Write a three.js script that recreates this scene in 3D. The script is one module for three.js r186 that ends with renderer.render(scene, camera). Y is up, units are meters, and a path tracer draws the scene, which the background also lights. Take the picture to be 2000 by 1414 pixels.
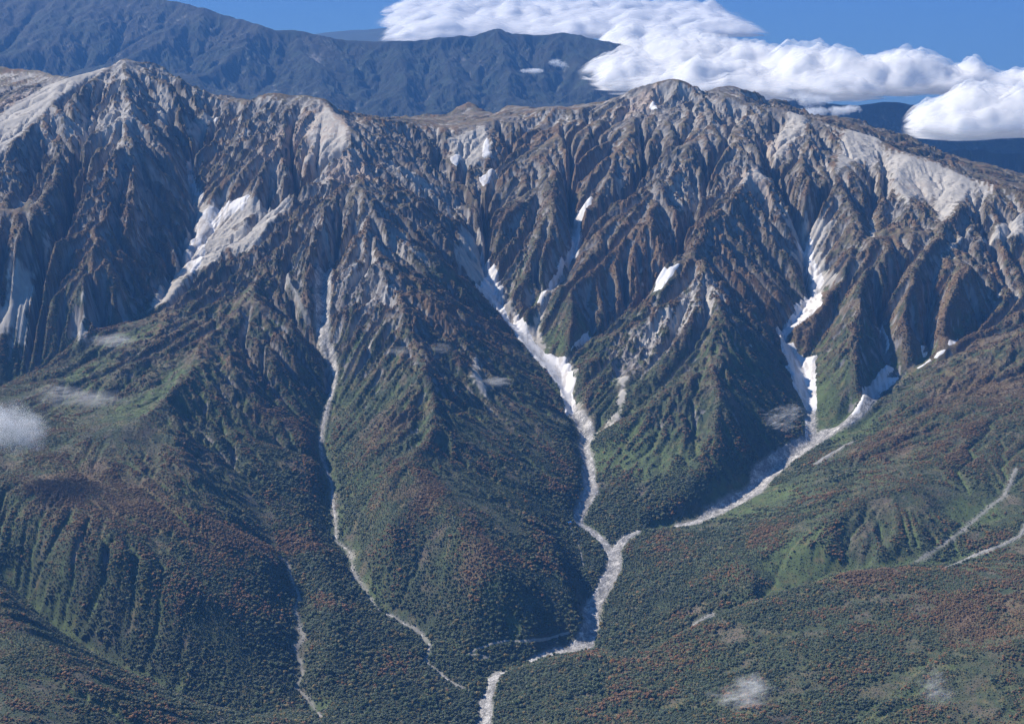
import * as THREE from 'three';
import { Sky } from 'three/addons/objects/Sky.js';
import { mergeGeometries } from 'three/addons/utils/BufferGeometryUtils.js';

// ---------- camera, sky, sun, air ----------
const scene = new THREE.Scene();
const camera = new THREE.PerspectiveCamera(27.43, 1024 / 723, 10, 400000);
camera.position.set(0, 4000, 0);
camera.rotation.x = -17.4 * Math.PI / 180;
const renderer = new THREE.WebGLRenderer({ antialias: true });
renderer.setSize(1024, 723);
renderer.toneMapping = THREE.LinearToneMapping;
renderer.toneMappingExposure = 1.5;
renderer.shadowMap.enabled = true;

const SUN = new THREE.Vector3(-0.69, 0.67, -0.30).normalize();
const sky = new Sky();
sky.name = 'sky';
sky.scale.setScalar(300000);
sky.material.uniforms.sunPosition.value.copy(SUN);
sky.material.uniforms.turbidity.value = 2;
sky.material.uniforms.rayleigh.value = 1.2;
sky.material.uniforms.mieCoefficient.value = 0.004;
sky.material.uniforms.cloudCoverage.value = 0;
sky.userData.kind = 'structure';
scene.add(sky);
scene.environmentIntensity = 0.13;
const sun = new THREE.DirectionalLight(new THREE.Color(1.0, 0.9, 0.76), 4.8);
sun.name = 'sun';
sun.position.copy(SUN).multiplyScalar(9000).add(new THREE.Vector3(0, 2000, -7000));
sun.target.position.set(0, 2000, -7000);
sun.castShadow = true;
sun.shadow.mapSize.set(4096, 4096);
Object.assign(sun.shadow.camera, { left: -7000, right: 7000, top: 7000, bottom: -7000, near: 100, far: 26000 });
scene.add(sun, sun.target);
scene.fog = new THREE.FogExp2(new THREE.Color(0.15, 0.41, 1.0), 0.0000205);
const FORM_LINES = [
  [-3702,2940,-10012,-3379,2923,-9931,-3288,2920,-9870,-3177,2921,-9813,-3038,2925,-9703,-2915,2919,-9521,-2804,2926,-9297],
  [-3501,2836,-9419,-3188,2826,-9320,-3039,2875,-9287],
  [-3113,2727,-8164,-2920,2823,-8504,-2817,2891,-8687,-2730,2945,-8796,-2667,2972,-8897,-2599,2985,-8941,-2528,3000,-8999,-2465,3022,-9091,-2408,3050,-9134,-2360,3073,-9165,-2320,3065,-9178,-2267,3039,-9176,-2193,3021,-9229,-2107,3006,-9184,-1989,2965,-9074,-1890,2910,-8997,-1781,2864,-8976,-1676,2832,-8922,-1628,2818,-8885,-1573,2847,-8824,-1513,2884,-8793,-1423,2911,-8763,-1335,2904,-8734,-1249,2898,-8717,-1162,2890,-8686,-1062,2896,-8636,-1027,2879,-8596,-985,2825,-8563,-934,2785,-8555,-891,2776,-8615,-782,2778,-8676,-723,2762,-8715,-652,2734,-8730,-591,2718,-8766],
  [-2357,3059,-9147,-2268,2998,-8878,-2201,2929,-8669,-2165,2866,-8525,-2091,2805,-8451,-2009,2740,-8340,-1933,2665,-8244,-1871,2594,-8192,-1868,2549,-8162,-1867,2490,-8051,-1874,2429,-7906,-1877,2339,-7682,-1902,2277,-7489,-1933,2228,-7316,-1913,2123,-7042],
  [-2165,2866,-8525,-2144,2811,-8338,-2128,2755,-8176,-2059,2668,-7988,-2013,2609,-7822,-1984,2513,-7671,-1940,2389,-7452,-1927,2282,-7255,-1949,2224,-7147,-1949,2139,-6982],
  [-2414,2992,-8928,-2493,2941,-8737,-2489,2917,-8600,-2541,2852,-8477,-2602,2798,-8290,-2690,2755,-8176,-2749,2676,-7938,-2896,2593,-7652],
  [-2201,2803,-8324,-2256,2705,-8122,-2137,2588,-7780,-2107,2457,-7483,-2051,2343,-7165,-2071,2256,-7017,-2085,2140,-6847],
  [-2555,2763,-8254,-2482,2705,-8122,-2399,2585,-7800,-2413,2496,-7566,-2388,2403,-7304,-2429,2325,-7123],
  [-2686,2738,-8158,-2630,2624,-7850,-2599,2498,-7512,-2672,2384,-7184],
  [-2483,2861,-8714,-2400,2754,-8452,-2376,2655,-8186,-2371,2587,-8006,-2336,2492,-7781,-2309,2363,-7484,-2326,2297,-7365,-2381,2223,-7224,-2411,2137,-7094,-2443,2043,-6969,-2538,1951,-6913,-2726,1818,-6813],
  [-2628,2663,-8136,-2581,2581,-7928,-2574,2448,-7620,-2611,2408,-7493],
  [-2118,2576,-7850,-2090,2443,-7553,-2010,2345,-7354,-2065,2231,-7117,-2058,2118,-6927,-2062,1966,-6771],
  [-2087,2850,-8804,-2006,2710,-8540,-1936,2634,-8434,-1883,2548,-8398],
  [-1629,2827,-8895,-1733,2768,-8860,-1777,2704,-8792,-1845,2635,-8690,-1854,2531,-8498,-1829,2483,-8360,-1784,2407,-8167,-1741,2343,-7989,-1742,2269,-7782,-1736,2204,-7599,-1753,2142,-7399,-1780,2070,-7174,-1802,2041,-7068,-1939,1989,-7000,-2107,1922,-6887,-2250,1861,-6822,-2365,1800,-6758,-2440,1760,-6714,-2581,1706,-6611],
  [-1061,2882,-8621,-994,2814,-8460,-924,2762,-8264,-900,2724,-8120,-935,2674,-8066,-1066,2583,-7918,-1151,2524,-7817,-1251,2451,-7698,-1377,2383,-7701,-1459,2322,-7718],
  [-861,2585,-7800,-991,2522,-7675,-1118,2451,-7556,-1242,2383,-7438,-1311,2300,-7389,-1454,2279,-7417,-1537,2216,-7349,-1615,2168,-7316,-1645,2121,-7227,-1703,2074,-7109,-1780,2047,-7048],
  [-937,2634,-8070,-1113,2493,-7879,-1292,2353,-7753,-1469,2260,-7647],
  [-1597,2368,-8010,-1628,2287,-7790,-1655,2208,-7570,-1689,2159,-7407,-1730,2083,-7192],
  [-1421,2896,-8748,-1481,2798,-8570,-1499,2739,-8414,-1549,2612,-8200,-1601,2495,-8021,-1637,2424,-7980],
  [-1269,2885,-8704,-1303,2751,-8334,-1351,2631,-8090,-1405,2507,-7907],
  [-1028,2869,-8575,-900,2771,-8204,-898,2731,-8080,-836,2660,-7920,-756,2592,-7760,-669,2527,-7601,-570,2455,-7493,-483,2381,-7404,-399,2304,-7335,-288,2194,-7250,-211,2102,-7190,-122,2021,-7066,-26,1963,-6919,43,1914,-6806,100,1862,-6670,158,1824,-6545,211,1784,-6399,234,1762,-6302,257,1718,-6144,276,1689,-6020,279,1668,-5903,240,1646,-5766,219,1618,-5604,209,1593,-5496,251,1545,-5296,258,1514,-5122,250,1469,-4917],
  [-782,2778,-8676,-680,2681,-8400,-545,2569,-8160,-388,2416,-7922,-269,2296,-7794],
  [-723,2762,-8715,-594,2670,-8470,-471,2582,-8262,-377,2475,-8131,-274,2372,-7990,-194,2294,-7892],
  [-803,2743,-8320,-652,2596,-8010,-551,2510,-7789,-408,2396,-7553,-276,2267,-7451,-221,2165,-7420,-184,2086,-7395],
  [-591,2718,-8766,-458,2628,-8602,-388,2516,-8406,-302,2431,-8253,-198,2354,-8080,-156,2272,-7904,-143,2178,-7709,-142,2149,-7646,-112,2074,-7479,-64,1998,-7299,36,1933,-7132,114,1876,-6980,183,1837,-6869,249,1800,-6758,270,1761,-6633,282,1723,-6487,325,1689,-6338,326,1653,-6159,333,1617,-5970,336,1601,-5876,289,1571,-5675,271,1561,-5589,326,1548,-5527,372,1532,-5442,403,1519,-5368,397,1503,-5270,354,1480,-5114,293,1458,-4995,288,1441,-4887,251,1423,-4784,180,1418,-4760,89,1410,-4716,0,1394,-4668,-63,1396,-4639,-80,1382,-4552,-86,1373,-4485,-96,1354,-4366,-104,1332,-4186],
  [-318,2538,-8458,-225,2522,-8430,-142,2485,-8350,-70,2376,-8122,-117,2285,-7932],
  [-591,2718,-8766,-484,2681,-8730,-375,2654,-8634,-253,2690,-8744,-160,2711,-8853,-21,2714,-8907,108,2758,-8974,195,2780,-9007,260,2792,-9041,366,2765,-8959,427,2749,-8886,479,2738,-8848,589,2732,-8740,788,2780,-8735,1050,2820,-8752],
  [589,2724,-8726,415,2691,-8596,255,2642,-8448,101,2596,-8354,-20,2547,-8290],
  [-725,2539,-10033,-488,2578,-10140,-368,2639,-10225,-295,2672,-10275,-209,2639,-10225,-146,2612,-10113,-47,2631,-9681],
  [-423,2660,-9240,-223,2674,-9261,-133,2719,-9254,-67,2755,-9344,45,2752,-9341,156,2748,-9282,262,2785,-9091,331,2767,-9186,444,2778,-9253,552,2801,-9218,679,2855,-9157,760,2901,-9089,855,2929,-9066,927,2943,-9029,1009,2943,-8993,1071,2943,-8969,1025,2945,-8972,1109,2927,-8946,1175,2898,-8952,1219,2858,-8947],
  [900,2820,-8752,1006,2824,-8756,1155,2843,-8775,1254,2864,-8817,1359,2859,-8813,1428,2843,-8775,1526,2809,-8718,1606,2812,-8698,1667,2798,-8684,1692,2787,-8650,1777,2771,-8655,1878,2758,-8634,1915,2734,-8555,1970,2713,-8520,2048,2701,-8499,2126,2676,-8430,2168,2649,-8344,2212,2630,-8272,2270,2618,-8224,2341,2614,-8190,2412,2574,-8076,2519,2532,-7929,2600,2527,-7878,2680,2513,-7823,2789,2495,-7717,3009,2455,-7536],
  [1221,2861,-9219,1296,2880,-9292,1429,2873,-9285,1505,2855,-9269,1567,2816,-9232,1610,2783,-9145],
  [1648,2786,-9373,1714,2790,-9432,1801,2760,-9405,1898,2720,-9368,1983,2678,-9386],
  [2005,2669,-9490,2141,2650,-9586,2254,2640,-9575,2340,2616,-9540,2424,2588,-9498,2494,2556,-9449,2553,2562,-9459,2610,2540,-9364,2670,2503,-9244,2715,2458,-9110,2800,2441,-9018,2962,2437,-9011,3038,2407,-8898,3113,2383,-8792,3434,2327,-8631],
  [1850,2705,-9004,2075,2649,-8977,2297,2580,-8801,2476,2535,-8660,2679,2443,-8435,2898,2410,-8309],
  [873,2748,-8630,834,2618,-8288,682,2492,-7987,537,2396,-7826,469,2440,-7997],
  [787,2776,-8730,664,2692,-8458,558,2609,-8220,468,2501,-7991,386,2431,-7896],
  [983,2690,-8212,775,2556,-7960,567,2429,-7710,464,2350,-7544,366,2260,-7403,302,2192,-7388,228,2090,-7308],
  [251,2578,-8282,234,2497,-8011,248,2413,-7790,261,2300,-7554,156,2207,-7406,154,2121,-7299,90,2015,-7171,81,1952,-7130],
  [292,2529,-8272,315,2410,-8050,337,2289,-7824,322,2192,-7649,312,2188,-7642,261,2115,-7509,165,2038,-7362,109,1981,-7257,125,1917,-7091,167,1866,-6952,192,1842,-6882],
  [470,2448,-8011,379,2366,-7923,337,2289,-7824],
  [60,2525,-8238,0,2431,-7994,-38,2309,-7734,-9,2220,-7573,0,2144,-7467,9,2043,-7308],
  [1254,2864,-8817,1154,2795,-8590,1155,2738,-8424,1048,2655,-8186,932,2614,-8018,814,2530,-7787,687,2372,-7444],
  [896,2781,-8690,940,2726,-8504,848,2619,-8160],
  [1352,2835,-8755,1267,2747,-8502,1190,2677,-8292,1031,2565,-8018,1004,2479,-7851,977,2398,-7675,839,2287,-7405],
  [1526,2809,-8718,1367,2769,-8490,1346,2701,-8270,1366,2636,-8060,1337,2617,-7998,1236,2544,-7815,1109,2474,-7632,966,2393,-7432,858,2330,-7259,759,2286,-7154],
  [1337,2617,-7998,1395,2527,-7851,1416,2420,-7663,1453,2324,-7576],
  [1590,2754,-8590,1440,2679,-8410,1424,2607,-8230,1445,2550,-8098,1470,2481,-7939,1501,2362,-7801,1539,2291,-7726,1534,2207,-7575,1550,2124,-7435,1563,2071,-7344,1489,2009,-7225,1340,1936,-7071,1365,1885,-6950,1409,1825,-6793,1395,1752,-6605,1356,1699,-6382,1345,1676,-6278,1229,1644,-6115,1092,1612,-5942,899,1575,-5704,737,1561,-5589,646,1554,-5558,644,1547,-5584,509,1539,-5547,430,1527,-5452,405,1523,-5392],
  [1716,2763,-8604,1681,2720,-8406,1603,2655,-8186,1548,2574,-7968,1537,2492,-7781,1515,2423,-7740],
  [1873,2751,-8610,1775,2687,-8360,1667,2581,-8036,1614,2500,-7839,1662,2410,-7713],
  [1939,2597,-8118,1855,2568,-7998,1770,2496,-7761,1796,2441,-7563,1788,2350,-7334,1666,2281,-7252,1640,2150,-7257,1558,2072,-7097,1511,2034,-7067,1425,1975,-7016,1362,1935,-6997],
  [2090,2673,-8450,2030,2569,-8160,1983,2471,-7891,1880,2344,-7574,1755,2264,-7322,1656,2129,-7158,1594,2013,-7079,1502,1907,-6937,1446,1870,-6908],
  [2212,2630,-8272,2078,2550,-7990,2087,2482,-7734,2149,2481,-7646,2198,2425,-7501,2035,2354,-7314,1837,2272,-7214,1766,2238,-7164,1689,2163,-6994,1653,2088,-6809,1608,2025,-6663,1604,1965,-6516,1585,1882,-6402,1546,1806,-6371,1485,1741,-6312,1413,1698,-6300],
  [2228,2541,-8040,2193,2491,-7889,2230,2391,-7573,2054,2286,-7293,1909,2211,-7197,1842,2107,-7068,1794,2011,-6988,1810,1934,-6847,1796,1863,-6731],
  [2463,2509,-7897,2341,2448,-7620,2190,2390,-7364,2050,2328,-7191,1987,2263,-7098,1936,2176,-6978,1877,2077,-6849,1911,1974,-6717,1836,1875,-6691],
  [2463,2409,-7581,2279,2333,-7370,2149,2285,-7245,2070,2218,-7133,2043,2100,-6929,1982,1952,-6787,1950,1878,-6739],
  [2263,2284,-7086,2135,2192,-6918,2049,2084,-6762,2018,1977,-6707],
  [2694,2341,-7390,2540,2250,-7226,2377,2150,-7044,2250,2050,-6882,2148,1982,-6837,2066,1921,-6772,1921,1866,-6721,1805,1825,-6654,1702,1769,-6555,1564,1716,-6407,1445,1679,-6293,1353,1667,-6234],
  [984,2295,-7114,910,2235,-6995,733,2140,-6847,602,2090,-6867,408,1967,-6737,312,1885,-6661,322,1797,-6475,355,1724,-6288],
  [803,2442,-7650,872,2492,-7781,866,2219,-7356,719,2114,-7218,582,2053,-7167,423,1956,-7018,288,1886,-6916,244,1844,-6889],
  [506,2236,-7286,359,2202,-7237,277,2170,-7177,291,2086,-7047,287,1970,-6911,261,1903,-6890],
  [467,2135,-7205,357,2059,-7147,372,1980,-7064],
  [984,2295,-7114,1007,2180,-6798,973,2055,-6505,934,2006,-6386,934,1937,-6184,895,1825,-6032,836,1732,-5845,749,1680,-5733,623,1632,-5627,508,1588,-5543,432,1552,-5483],
  [984,2295,-7114,1113,2155,-6990,1227,2036,-6932,1294,1967,-6921,1305,1900,-6784,1325,1822,-6635,1317,1760,-6456,1292,1707,-6218,1199,1671,-6090],
  [791,1959,-6536,704,1909,-6475,616,1838,-6355,482,1772,-6272,363,1687,-6273],
  [811,1966,-6353,684,1921,-6282,554,1828,-6187,395,1731,-6153,349,1687,-6159],
  [2537,2109,-6614,2353,2061,-6543,2171,2013,-6472,1987,1942,-6375,1823,1859,-6343,1659,1774,-6304,1562,1712,-6285],
  [2465,2009,-6376,2286,1978,-6313,2025,1924,-6224,1774,1842,-6147,1580,1737,-6126,1432,1677,-6152],
  [2365,2001,-6090,2196,1977,-6040,1997,1940,-6006,1798,1905,-5967,1637,1858,-5918,1451,1787,-5914,1297,1710,-5881,1173,1664,-5812,1093,1639,-5684,908,1613,-5522,751,1584,-5413,657,1566,-5453,577,1568,-5500,520,1557,-5507],
  [1889,1922,-5762,1611,1856,-5525,1319,1857,-5179,1200,1824,-5085,1145,1772,-4958,998,1724,-5034,858,1693,-4976,841,1653,-4764],
  [1466,1883,-5239,1548,1865,-5159,1465,1812,-4950,1288,1762,-4872],
  [1944,1856,-5362,1882,1822,-5244,1776,1794,-5155,1637,1786,-4975,1516,1757,-4882,1404,1733,-4814],
  [2051,1834,-5147,1890,1807,-5058,1814,1790,-4918,1699,1777,-4855,1602,1741,-4841,1554,1728,-4824,1384,1702,-4850,1200,1677,-4882,994,1632,-4798,833,1597,-4784,698,1555,-4757,650,1544,-4724,538,1510,-4668,533,1489,-4654,440,1459,-4665,320,1431,-4749,285,1429,-4813],
  [1773,1856,-4365,1695,1829,-4472,1552,1803,-4581,1458,1788,-4676,1284,1770,-4722,1163,1754,-4734,1067,1739,-4686,959,1723,-4635,832,1700,-4600,724,1677,-4565,610,1641,-4518,517,1605,-4483,454,1551,-4490,307,1519,-4555,186,1491,-4600,87,1457,-4612,-12,1426,-4599],
  [1608,1881,-4058,1477,1866,-3983,1324,1843,-4004,1223,1819,-3918,1128,1797,-3852,1000,1768,-3738,879,1741,-3635],
  [1565,1799,-4239,1407,1771,-4173,1305,1764,-4105,1120,1725,-3904,949,1691,-3715],
  [483,1563,-4127,655,1634,-4170,830,1699,-4225,1004,1747,-4253],
  [-1095,2328,-7285,-1104,2217,-7065,-1002,2093,-6857,-931,2001,-6743,-860,1923,-6622],
  [-924,2457,-7483,-881,2354,-7314,-947,2224,-7147,-913,2129,-6988,-909,2011,-6771,-846,1925,-6646,-813,1873,-6561,-822,1806,-6396,-846,1749,-6242,-832,1694,-6049,-769,1644,-5823,-747,1606,-5687,-703,1552,-5414,-648,1537,-5362,-615,1511,-5238,-588,1496,-5174,-540,1472,-5071,-438,1453,-4962,-333,1438,-4865,-296,1423,-4784,-305,1406,-4697,-225,1391,-4610,-155,1382,-4552,-104,1373,-4485],
  [-836,2660,-7920,-765,2539,-7541,-710,2422,-7214,-644,2339,-6934,-557,2255,-6678,-485,2175,-6442,-408,2090,-6222,-335,2004,-5984,-324,1926,-5752,-374,1874,-5579,-364,1822,-5389,-275,1800,-5280,-202,1773,-5152,-146,1736,-5038,-65,1693,-4929,0,1659,-4881,32,1608,-4854,64,1528,-4802,0,1474,-4795],
  [-898,2731,-8080,-949,2622,-7806,-957,2434,-7373,-989,2343,-7165,-1000,2229,-6947,-973,2140,-6847],
  [-871,2256,-7017,-765,2116,-6709,-775,1995,-6532],
  [-374,1874,-5579,-479,1858,-5540,-491,1820,-5413,-474,1762,-5264,-452,1704,-5143],
  [-370,2234,-6758,-249,2104,-6600,-179,2017,-6462,-134,1902,-6165,-99,1826,-5918,-74,1779,-5725,-87,1746,-5579,-29,1722,-5484,70,1688,-5313,169,1619,-5136,218,1554,-4964,251,1489,-4808],
  [-1236,2241,-7077,-1281,2177,-6808,-1334,2120,-6574,-1397,2051,-6294,-1445,1977,-5945,-1492,1958,-5817,-1537,1937,-5658,-1605,1920,-5579,-1690,1908,-5569,-1859,1900,-5654,-1962,1886,-5629,-2217,1870,-5629],
  [-1281,2177,-6808,-1146,2165,-6757,-1048,2108,-6648,-988,2010,-6482],
  [-1155,1998,-6253,-1216,1872,-5902,-1139,1802,-5665,-1050,1759,-5557,-1001,1703,-5457,-938,1638,-5258,-855,1590,-5149,-776,1539,-4951,-784,1524,-4865,-742,1493,-4733,-760,1475,-4674,-722,1449,-4568,-736,1431,-4492,-680,1408,-4425,-632,1385,-4372],
  [-1744,1900,-6051,-1936,1864,-6037,-2130,1841,-6032],
  [-1487,1951,-5792,-1341,1899,-5614,-1231,1856,-5409,-1334,1832,-5239,-1210,1807,-5125,-1073,1774,-5099,-966,1719,-5044,-894,1671,-4991,-856,1611,-4981],
  [-1083,1907,-6274,-937,1818,-6052,-833,1740,-5825,-878,1687,-5589,-810,1639,-5340,-716,1587,-5124,-657,1550,-4900,-631,1530,-4663,-641,1493,-4479,-595,1445,-4327],
  [-2087,1854,-5256,-1943,1862,-5236,-1829,1863,-5197,-1682,1845,-5035,-1543,1820,-4883,-1437,1804,-4842,-1307,1767,-4816,-1166,1715,-4736,-1037,1663,-4701,-915,1606,-4705,-847,1555,-4656,-809,1504,-4634],
  [-1974,1693,-4976,-1797,1591,-4905,-1635,1497,-4766,-1515,1467,-4670,-1330,1439,-4549,-1158,1420,-4463,-991,1401,-4379,-862,1385,-4316],
  [-1856,1837,-4594,-1665,1846,-4385,-1555,1856,-4226,-1456,1860,-4087,-1368,1859,-3974,-1291,1850,-3926,-1188,1823,-3889,-1116,1790,-3842,-1066,1758,-3797,-990,1716,-3675],
  [-1626,1851,-3945,-1430,1859,-3674,-1283,1859,-3445]
];
// snow, river beds, roads and bare ground surveyed on the land: x, z (and half width), metres
const SNOW_OUTLINES = {
  big: [-168,-7738,-103,-7577,-84,-7524,-56,-7424,-60,-7368,-41,-7271,0,-7153,18,-7229,54,-7154,76,-7104,106,-7027,158,-6938,218,-6886,260,-6859,271,-6794,291,-6637,274,-6617,287,-6517,281,-6461,250,-6412,250,-6521,232,-6635,196,-6706,138,-6835,79,-6916,27,-7038,-36,-7156,-92,-7320,-137,-7347,-178,-7350,-139,-7448,-137,-7617],
  foot: [282,-6881,287,-6895,352,-6999,379,-7022,375,-7012,400,-6986,333,-6944],
  mid: [134,-7246,141,-7307,198,-7409,282,-7578,318,-7690,317,-7644,334,-7921,357,-7966,430,-7910,425,-7886,375,-7864,363,-7799,342,-7578,333,-7583,307,-7608,217,-7416,149,-7236],
  rib: [691,-7060,710,-7169,797,-7134,832,-7149,850,-7144,796,-7079,730,-7018],
  upper: [1506,-7617,1572,-7640,1569,-7508,1579,-7471,1589,-7354,1564,-7337,1536,-7128,1472,-7090,1418,-7072,1376,-7072,1316,-7012,1307,-7015,1396,-7148,1443,-7224,1438,-7234,1511,-7315,1538,-7326,1542,-7389,1545,-7592],
  lower: [1320,-7009,1373,-6974,1395,-6915,1459,-6826,1441,-6749,1429,-6629,1414,-6524,1398,-6477,1365,-6486,1359,-6561,1333,-6596,1324,-6666,1339,-6704,1309,-6724,1330,-6760,1308,-6837],
  tail: [1346,-6411,1364,-6418,1342,-6282,1308,-6159,1311,-6236],
  slot: [1760,-6912,1817,-6977,1815,-6940,1822,-6854,1813,-6806,1802,-6819,1807,-6873,1804,-6945],
  strip: [1989,-6676,2008,-6691,2049,-6679,2036,-6663,2003,-6665],
  scrap: [2054,-6693,2108,-6794,2145,-6822,2093,-6695,2064,-6689],
  line: [1907,-6671,1977,-6693,1978,-6670,1921,-6658],
  notch: [1959,-6797,1977,-6791,1966,-6771,1988,-6774,1979,-6755,1957,-6746],
  branch: [1598,-6388,1628,-6497,1725,-6638,1793,-6720,1808,-6716,1763,-6650,1821,-6655,1770,-6605,1703,-6562,1576,-6346,1552,-6348],
  bowl: [-1673,-7947,-1634,-7954,-1587,-7959,-1536,-7954,-1481,-7929,-1433,-7907,-1447,-7850,-1516,-7885,-1591,-7858,-1636,-7775,-1636,-7589,-1622,-7597,-1607,-7473,-1641,-7399,-1660,-7421,-1696,-7599,-1698,-7661,-1691,-7652,-1696,-7850,-1687,-7912],
  chute: [-1871,-8460,-1861,-8531,-1837,-8422,-1767,-8215,-1712,-8103,-1715,-8065,-1771,-8163,-1835,-8316],
  tall: [-173,-8500,-169,-8631,-147,-8689,-132,-8653,-133,-8550,-120,-8517,-160,-8492],
  low: [-359,-8513,-322,-8550,-285,-8539,-318,-8437,-351,-8464],
  heart: [-191,-8351,-153,-8373,-113,-8420,-96,-8406,-115,-8350,-130,-8302,-161,-8262,-182,-8316],
  wedge: [810,-8832,824,-8874,841,-8905,855,-8887,859,-8794],
  thread: [-1741,-8841,-1763,-8823,-1784,-8844,-1762,-8850],
};
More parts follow.
